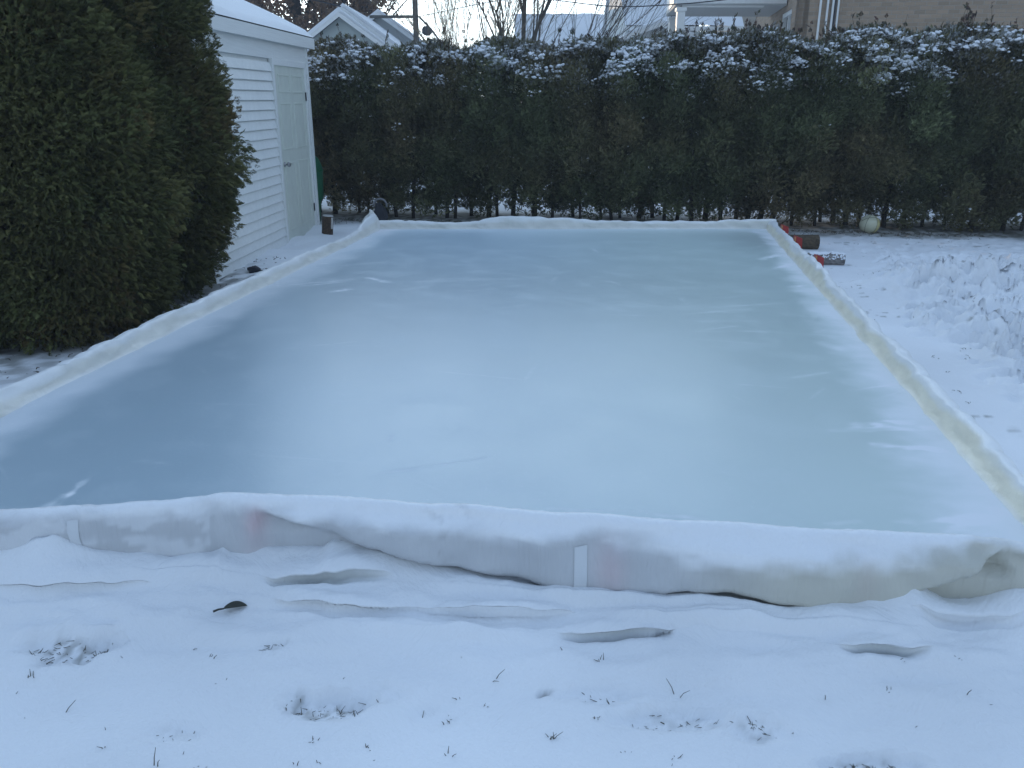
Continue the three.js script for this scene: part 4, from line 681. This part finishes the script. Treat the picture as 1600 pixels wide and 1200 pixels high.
{ // low house with snow covered roof, middle
  const a = UZ(846, 22, -40), b = UZ(985, 22, -40), t = thing('low_house', 'low house whose snow covered roof slope shows behind the bare tree', 'house', [(a.x + b.x) / 2, 0, -40]);
  const w = (b.x - a.x) / 2 + 1.2, ridge = a.y - 0.1, run = 3.2, drop = 2.0;
  mesh('wall', box(w * 2 - 0.6, ridge - drop + 0.1, run * 2 - 0.6, 0, (ridge - drop) / 2, 0), mWallWhite, t);
  for (const s of [1, -1]) {
    const g = grid(60, 24, (i, j) => { const u = i / 59 * 2 - 1, v = j / 23; return V(u * w, ridge + 0.1 - drop * v + 0.05 * fbm(u * 5, v * 3, 600 + s, 3), s * run * v); }); mesh('roof_snow', g, mSnowPlain, t);
    const sh = box(w * 2, 0.06, Math.hypot(run, drop), 0, 0, 0); sh.rotateX(s * Math.atan2(drop, run)); sh.translate(0, ridge - drop / 2 - 0.02, s * run / 2); mesh('roof', sh, mShingle, t);
  }
  const gs = new THREE.Shape([[-run + 0.3, ridge - drop], [run - 0.3, ridge - drop], [0, ridge - 0.12]].map((q) => new THREE.Vector2(...q)));
  for (const s of [1, -1]) { const g = new THREE.ExtrudeGeometry(gs, { depth: 0.1, bevelEnabled: false }); g.rotateY(Math.PI / 2); g.translate(s * (w - 0.4), 0, 0); mesh('wall', g, mWallWhite, t); }
  const c = UZ(954, 21, -40); mesh('vent_pipe', merged([new THREE.CylinderGeometry(0.055, 0.055, 0.62, 12).translate(c.x - t.position.x, c.y + 0.22, 0.1), new THREE.CylinderGeometry(0.1, 0.1, 0.07, 12).translate(c.x - t.position.x, c.y + 0.33, 0.1)]), mDark, t);
}
{ // house with large lilac-looking snow roof
  const a = UZ(975, 46, -31), b = UZ(1062, 46, -31), top = UZ(975, -90, -35), t = thing('tall_house', 'house with a large smooth snow covered roof left of the white carport', 'house', [a.x, 0, -31]);
  const w = b.x - a.x + 2.2, ey = a.y, ry = top.y, run = 4.0;
  mesh('wall', box(w - 0.3, ey - 0.05, run * 2 - 0.5, w / 2, (ey - 0.05) / 2, -run + 0.0), mWallWhite, t);
  for (let k = 0; k < 6; k++) mesh('siding_board', box(w - 0.28, 0.2, 0.03, w / 2, ey - 0.25 - k * 0.215, 0.0 - 0.24 , 0.008), mVinyl, t);
  const g = grid(40, 30, (i, j) => { const u = i / 39, v = j / 29; return V(u * w, lerp(ry, ey, v) + 0.12 + 0.04 * fbm(u * 4, v * 4, 620, 3), lerp(-run, 0.1, v)); }); mesh('roof_snow', g, mSnowPlain, t);
  const g2 = grid(4, 4, (i, j) => { const u = i / 3, v = j / 3; return V(u * w, lerp(ey, ry, v) + 0.1, lerp(-2 * run, -run, v)); }); mesh('roof_snow', g2, mSnowPlain, t);
  mesh('fascia', box(w, 0.14, 0.04, w / 2, ey + 0.02, 0.11), mTrim, t);
  const gs = new THREE.Shape([[-run * 2 + 0.2, ey - 0.1], [-0.1, ey - 0.1], [-run, ry]].map((q) => new THREE.Vector2(...q)));
  { const s = new THREE.ExtrudeGeometry(gs, { depth: 0.1, bevelEnabled: false }); s.rotateY(-Math.PI / 2); s.translate(0.2, 0, 0); mesh('wall', s, mWallWhite, t); }
  // small gable of a porch in front
  const c = UZ(1030, 41, -29.5); gableHouse(t, c.x - a.x, 1.5, 1.1, c.y, 0.35, 1.2, mWallWhite, 0.1);
}
// brick house with carport at the right
const brick = (() => { const r = rng(70), W = 512, H = 512, cols = 10, rows = 28, tone = []; for (let k = 0; k < rows * (cols + 1); k++) tone.push(r()); const col = new Uint8Array(W * H * 4), bmp = new Uint8Array(W * H * 4);
  for (let j = 0; j < H; j++) for (let i = 0; i < W; i++) { const v = j / H * rows, row = Math.floor(v), fv = v - row, u = (i / W * cols + (row & 1) * 0.5) % cols, c = Math.floor(u), fu = u - c, m = Math.min(sm(0, 0.05, fu), sm(1, 0.95, fu), sm(0.0, 0.13, fv), sm(1, 0.9, fv)), tn = tone[row * cols + c], g = 0.9 + 0.2 * r(), b = [lerp(0.31, 0.41, tn) * g, lerp(0.235, 0.30, tn) * g, lerp(0.165, 0.21, tn) * g], o = (j * W + i) * 4; for (let k = 0; k < 3; k++) { const l = lerp([0.36, 0.32, 0.27][k], b[k], m); col[o + k] = 255 * Math.pow(l, 1 / 2.2); } col[o + 3] = 255; bmp[o] = bmp[o + 1] = bmp[o + 2] = 255 * m * (0.8 + 0.2 * r()); bmp[o + 3] = 255; }
  const mk = (d, s) => { const t = new THREE.DataTexture(d, W, H, THREE.RGBAFormat); t.wrapS = t.wrapT = THREE.RepeatWrapping; t.magFilter = THREE.LinearFilter; t.minFilter = THREE.LinearMipmapLinearFilter; t.generateMipmaps = true; if (s) t.colorSpace = THREE.SRGBColorSpace; t.repeat.set(1 / 2.1, 1 / 2.1); t.needsUpdate = true; return t; };
  return M(1, 1, 1, 0.85, { map: mk(col, true), bumpMap: mk(bmp), bumpScale: 0.006 }); })();
function brickWall(name, p0, p1, h, holes, parent, y0 = 0, thick = 0.22) { // extruded wall from p0 to p1 (ground points), holes [x0,x1,y0,y1]
  const len = p0.distanceTo(p1), sh = new THREE.Shape([[0, y0], [len, y0], [len, h], [0, h]].map((q) => new THREE.Vector2(...q)));
  for (const [a, b, c, d] of holes) sh.holes.push(new THREE.Path([[a, c], [a, d], [b, d], [b, c]].map((q) => new THREE.Vector2(...q))));
  const g = new THREE.ExtrudeGeometry(sh, { depth: thick, bevelEnabled: false }); g.translate(0, 0, -thick); const m = mesh(name, g, brick, parent); m.position.copy(p0).setY(0); m.rotation.y = -Math.atan2(p1.z - p0.z, p1.x - p0.x); return m;
}
{
  const t = thing('brick_house', 'brown brick house with a white flat carport behind the right half of the hedge', 'house');
  const c0 = UZ(1246, 20, -18); c0.y = 0; const ax = V(0.155, 0, -0.988);
  const c1 = UZ(1600, 20, -17.4); const frontDir = V(0.988, 0, 0.155);
  brickWall('front_wall', c0, c0.clone().addScaledVector(frontDir, 9), 6.2, [], t);
  // side wall recedes from the corner; window placed by its distance along the wall
  const along = (px) => { const r = ray(px, 30); // intersect with the side wall line
    const k = r[0] / r[2]; return (c0.x - k * c0.z) / (k * ax.z - ax.x); };
  const L1 = along(1181), w0 = along(1236), w1 = along(1221);
  const sideStart = c0.clone().addScaledVector(ax, L1), zw = (s) => c0.z + ax.z * s;
  const yTop = UZ(1228, 18, zw((w0 + w1) / 2)).y, yBot = yTop - 1.1;
  brickWall('side_wall', sideStart, c0.clone().addScaledVector(ax, 0.0), 6.2, [[L1 - w1, L1 - w0, yBot, yTop]], t, 0, 0.22).translateZ(0);
  { // window set into the side wall
    const len = w1 - w0, f = 0.09, fr = mesh('window', merged([box(len, f, 0.12, len / 2, yTop - f / 2, -0.08), box(len, f, 0.14, len / 2, yBot + f / 2, -0.07), box(f, yTop - yBot - 2 * f, 0.12, f / 2, (yTop + yBot) / 2, -0.08), box(f, yTop - yBot - 2 * f, 0.12, len - f / 2, (yTop + yBot) / 2, -0.08), box(0.05, yTop - yBot - 2 * f, 0.08, len / 2, (yTop + yBot) / 2, -0.08)]), mTrim, t);
    fr.position.copy(sideStart).addScaledVector(ax, -(L1 - w1)); fr.rotation.y = -Math.atan2(-ax.z, -ax.x);
    mesh('pane', box(len - 2 * f, yTop - yBot - 2 * f, 0.01, len / 2, (yTop + yBot) / 2, -0.11), M(0.03, 0.035, 0.04, 0.08), fr);
  }
  // back and top of the house
  const bk = c0.clone().addScaledVector(ax, L1 + 0.02); brickWall('back_wall', bk.clone().addScaledVector(frontDir, 9), bk, 6.2, [], t);
  brickWall('side_wall', c0.clone().addScaledVector(frontDir, 9), bk.clone().addScaledVector(frontDir, 9), 6.2, [], t);
  { const g = box(9.9, 0.14, L1 + 0.9, 4.5, 6.29, -L1 / 2); const m = mesh('roof', g, mShingle, t); m.position.copy(c0); m.rotation.y = -Math.atan2(frontDir.z, frontDir.x); const s = mesh('roof_snow', box(9.8, 0.1, L1 + 0.8, 4.5, 6.42, -L1 / 2, 0.04), mSnowPlain, t); s.position.copy(c0); s.rotation.y = m.rotation.y; }
  // conduits on the front wall
  for (const [px, w, m] of [[1275, 0.022, mTrim], [1284.5, 0.022, mTrim], [1291.5, 0.022, mTrim], [1294.5, 0.016, mDark], [1298.5, 0.020, mTrim]]) { const k = (px - 1246) / 68 * 0.985; const q = c0.clone().addScaledVector(frontDir, k).addScaledVector(V(-frontDir.z, 0, frontDir.x), 0.05); mesh('pipe', new THREE.CylinderGeometry(w, w, 5.2, 10).translate(0, 2.65, 0), m, t).position.copy(q).setY(0); }
  // carport: flat white roof attached to the side wall
  const yUnder = UZ(1090, 25, -24).y, zN = -19.4, zF = -22.0;
  const e0 = UZ(1056, 8, zN), e1 = UZ(1206, 8, zN);
  const y0 = e0.y, hw = 0.42;
  const shp = [V(e0.x, 0, zN), V(c0.x + ax.x * 1.4 - 0.02, 0, zN), V(c0.x + ax.x * 4.0 - 0.02, 0, zF), V(e0.x + 0.25, 0, zF)];
  const flat = new THREE.Shape(shp.map((p) => new THREE.Vector2(p.x, -p.z)));
  const slab = (y, h, mat, name, off = 0) => { const g = new THREE.ExtrudeGeometry(flat, { depth: h, bevelEnabled: false }); g.rotateX(-Math.PI / 2); g.translate(0, y, 0); return mesh(name, g, mat, t); };
  slab(y0, 0.03, M(0.42, 0.43, 0.42, 0.7), 'carport_soffit'); slab(y0 + 0.032, hw, mTrim, 'carport_roof'); slab(y0 + hw + 0.034, 0.1, mSnowPlain, 'carport_snow');
  mesh('carport_beam', box(e1.x - e0.x - 0.3, 0.03, 0.14, (e0.x + e1.x) / 2, y0 - 0.016, zN - 0.1, 0.005), mTrim, t);
  for (const [px, z] of [[1063, zN - 0.1], [1066, zN - 2.4]]) { const q = UZ(z < zN - 1 ? 1051 : px, 30, z); mesh('carport_post', merged([box(0.17, y0 - 0.034, 0.17, 0, (y0 - 0.034) / 2, 0, 0.01), box(0.22, 0.08, 0.22, 0, y0 - 0.08, 0, 0.01)]), mTrim, t).position.set(q.x, 0, q.z); }
  mesh('gutter', merged([box(0.12, 0.12, 2.4, 0, 0, 0, 0.02)]), mTrim, t).position.set(e0.x + 0.16, y0 + 0.1, (zN + zF) / 2), t.children[t.children.length - 1].rotation.y = -0.11;
}
{ // neighbouring house seen under the carport
  const a = UZ(1152, 26, -36), t = thing('sided_house', 'pale sided house glimpsed under the carport roof beside the brick wall', 'house', [a.x, 0, -36]);
  mesh('wall', box(5, a.y + 0.3, 5, 2.5, (a.y + 0.3) / 2, -2.5), M(0.5, 0.45, 0.38, 0.8), t);
  for (let k = 0; k < 9; k++) mesh('siding_board', box(5.02, 0.19, 0.03, 2.51, a.y + 0.15 - k * 0.21, 0.02, 0.006), M(0.55, 0.5, 0.43, 0.8), t);
  mesh('roof', box(5.6, 0.12, 5.6, 2.5, a.y + 0.4, -2.5), mShingle, t); mesh('roof_snow', box(5.5, 0.1, 5.5, 2.5, a.y + 0.52, -2.5, 0.04), mSnowPlain, t);
  mesh('post', box(0.12, a.y, 0.12, 0.75, a.y / 2, 0.35), mTrim, t);
}
// trees
function grow(p, d, len, r, level, rn, out, opt) {
  const n = 4, pts = [p.clone()], q = p.clone(), dd = d.clone();
  for (let k = 0; k < n; k++) { dd.add(V(rn() - .5, (rn() - .35) * 0.6, rn() - .5).multiplyScalar(opt.wiggle)).normalize(); q.addScaledVector(dd, len / n); pts.push(q.clone()); }
  out.push([tube(pts, r, r * 0.55, level > 1 ? 4 : 6), level]);
  if (level >= opt.levels) { opt.tips?.push(pts[4].clone(), pts[2].clone()); return; }
  const m = opt.kids[level] ?? 3;
  for (let k = 0; k < m; k++) { const t = 0.35 + 0.65 * (k + rn()) / m, i = Math.min(3, Math.floor(t * 4)), b = pts[i].clone().lerp(pts[i + 1], t * 4 - i); const nd = dd.clone().add(V(rn() - .5, (rn() - .3) * 0.7, rn() - .5).multiplyScalar(opt.spread)).normalize(); grow(b, nd, len * (0.55 + 0.25 * rn()), r * 0.52, level + 1, rn, out, opt); }
}
function bareTree(label, name, base, stems, opt, seed, mat) {
  const t = thing(name, label, name === 'bare_bush' ? 'bush' : 'tree', [base.x, 0, base.z]), rn = rng(seed), out = [];
  for (const [dx, dy, dz, len, r] of stems) grow(V(0.12 * (rn() - .5), -0.05, 0.12 * (rn() - .5)), V(dx, dy, dz).normalize(), len, r, 0, rn, out, opt);
  for (const [g] of out.filter((o) => o[1] === 0)) mesh('trunk', g, mat, t);
  mesh('branches', merged(out.filter((o) => o[1] > 0).map((o) => o[0])), mat, t); return t;
}
{
  const b1 = UZ(745, 60, -22), b2 = UZ(826, 60, -22), rn = rng(8);
  const st = []; for (let k = 0; k < 13; k++) st.push([(rn() - .5) * 0.75, 1, (rn() - .5) * 0.5, 2.6 + 1.4 * rn(), 0.013 + 0.010 * rn()]);
  bareTree('pale bare many stemmed bush against the bright sky behind the hedge', 'bare_bush', V(b1.x, 0, -22), st, { levels: 4, kids: [4, 4, 3, 3], wiggle: 0.26, spread: 1.25 }, 81, M(0.24, 0.19, 0.12, 0.9));
  const s2 = [[0.02, 1, 0, 4.4, 0.08], [-0.10, 1, 0.05, 3.8, 0.045], [0.2, 1, 0, 3.6, 0.024], [0.42, 1, 0.05, 3.6, 0.024], [0.7, 1, 0.1, 3.6, 0.022], [1.0, 1, 0.1, 3.6, 0.02], [1.35, 1, 0.05, 3.6, 0.018], [-0.35, 1, 0.05, 3.6, 0.02]];
  bareTree('bare tree with dark trunk and shoots fanning out over the snowy roof', 'bare_tree', V(b2.x - 0.15, 0, -22), s2, { levels: 4, kids: [5, 4, 3, 2], wiggle: 0.2, spread: 1.05 }, 82, M(0.085, 0.07, 0.055, 0.9));
  const b3 = UZ(1080, 50, -34); const s3 = []; for (let k = 0; k < 6; k++) s3.push([(rn() - .5) * 0.5, 1, (rn() - .5) * 0.4, 5, 0.07]);
  bareTree('bare dark tree seen under the white carport roof', 'bare_tree', V(b3.x, 0, -34), s3, { levels: 3, kids: [5, 4, 3], wiggle: 0.2, spread: 0.9 }, 83, M(0.07, 0.06, 0.05, 0.9));
}
{ // brown-leaved tree behind the shed, back-lit
  const b = UZ(468, 40, -33), t = thing('brown_leaved_tree', 'tall tree with brown winter leaves glowing behind the shed roof', 'tree', [b.x, 0, b.z]), rn = rng(91), out = [], tips = [];
  for (const s of [[0, 1, 0, 7, 0.2], [0.35, 1, 0.1, 6, 0.13], [-0.35, 1, 0, 6, 0.13], [0.6, 0.9, -0.1, 5.5, 0.1], [-0.65, 0.9, 0.1, 5.5, 0.1]]) grow(V(0, -0.05, 0), V(s[0], s[1], s[2]).normalize(), s[3], s[4], 0, rn, out, { levels: 3, kids: [7, 5, 4], wiggle: 0.2, spread: 1.25, tips });
  for (const [g] of out.filter((o) => o[1] === 0)) mesh('trunk', g, mBarkDark, t);
  mesh('branches', merged(out.filter((o) => o[1] > 0).map((o) => o[0])), mBarkDark, t);
  const lg = new THREE.BufferGeometry(); lg.setAttribute('position', new THREE.Float32BufferAttribute([0, 0, 0, 0.4, 0.5, 0.12, 0, 1, 0, -0.4, 0.5, 0.1], 3)); lg.setIndex([0, 1, 2, 0, 2, 3]); lg.computeVertexNormals();
  const clumps = []; for (let k = 0; k < 330; k++) { const u = unit(rn).multiplyScalar(Math.cbrt(rn()) * 0.5 + 0.5); clumps.push(V(u.x * 3.3, 5.6 + u.y * 3.0 - 0.5 * (1 - Math.abs(u.x)), u.z * 2.6)); }
  const nL = 70, im = new THREE.InstancedMesh(lg, new THREE.MeshPhysicalMaterial({ color: 0xffffff, roughness: 0.95, transmission: 0.4, thickness: 0, side: THREE.DoubleSide }), clumps.length * nL), m = new THREE.Matrix4(), q = new THREE.Quaternion(), c = new THREE.Color(); let i = 0;
  for (const p of clumps) { const cr = 0.35 + 0.35 * rn(); for (let k = 0; k < nL; k++) { q.setFromUnitVectors(X3, unit(rn)); const s = 0.09 + 0.08 * rn(); m.compose(p.clone().add(unit(rn).multiplyScalar(cr * Math.cbrt(rn()))), q, V(s, s, s)); im.setMatrixAt(i, m); const f = 0.6 + 0.8 * rn(); im.setColorAt(i++, c.setRGB(0.17 * f, 0.095 * f, 0.045 * f)); } }
  im.name = 'crown'; im.userData.kind = 'stuff'; t.add(im);
}
{ // utility pole
  const b = UZ(649, 20, -30), t = thing('utility_pole', 'grey wooden utility pole rising above the hedge beside the gabled house', 'pole', [b.x, 0, b.z]);
  mesh('pole_shaft', tube([V(0, -0.1, 0), V(0, 4.5, 0), V(0, 9, 0)], 0.10, 0.09, 14), M(0.2, 0.19, 0.17, 0.9, { map: woodTex }), t);
  const y = UZ(649, 27, -30).y; mesh('crossarm', box(1.5, 0.09, 0.1, -0.75, y, 0.2, 0.01), M(0.1, 0.1, 0.09, 0.9), t);
  mesh('brace', tube([V(0.12, y + 0.02, 0), V(0.5, y - 0.35, 0), V(1.15, y - 1.2, 0)], 0.035, 0.03, 6), M(0.08, 0.08, 0.08, 0.8), t);
  const c = UZ(667, 48, -30); mesh('insulator', new THREE.LatheGeometry([[0, -0.16], [0.1, -0.14], [0.17, -0.08], [0.17, 0.06], [0.11, 0.13], [0, 0.16]].map((q) => new THREE.Vector2(...q)), 18).translate(c.x - b.x, c.y, 0.0), M(0.05, 0.055, 0.06, 0.5), t);
}
{ // overhead cables
  const cable = (label, pts, r) => tag(mesh('overhead_cable', tube(new THREE.CatmullRomCurve3(pts).getPoints(30), r, r, 5), mDark), label, 'cable');
  cable('thin dark cable crossing above the white carport', [UZ(649, 27, -29.8), UZ(800, 14, -25).add(V(0, 0.25, 0)), UZ(975, 10.5, -18.6), UZ(1050, 7, -17.9), UZ(1120, 1, -17.4), UZ(1250, -18, -16.8)], 0.011);
  cable('thick dark cable sloping down to the gabled house beside the shed', [UZ(440, -12, -24), UZ(500, 2, -25), UZ(532, 10, -25.6)], 0.022);
}
renderer.render(scene, camera);
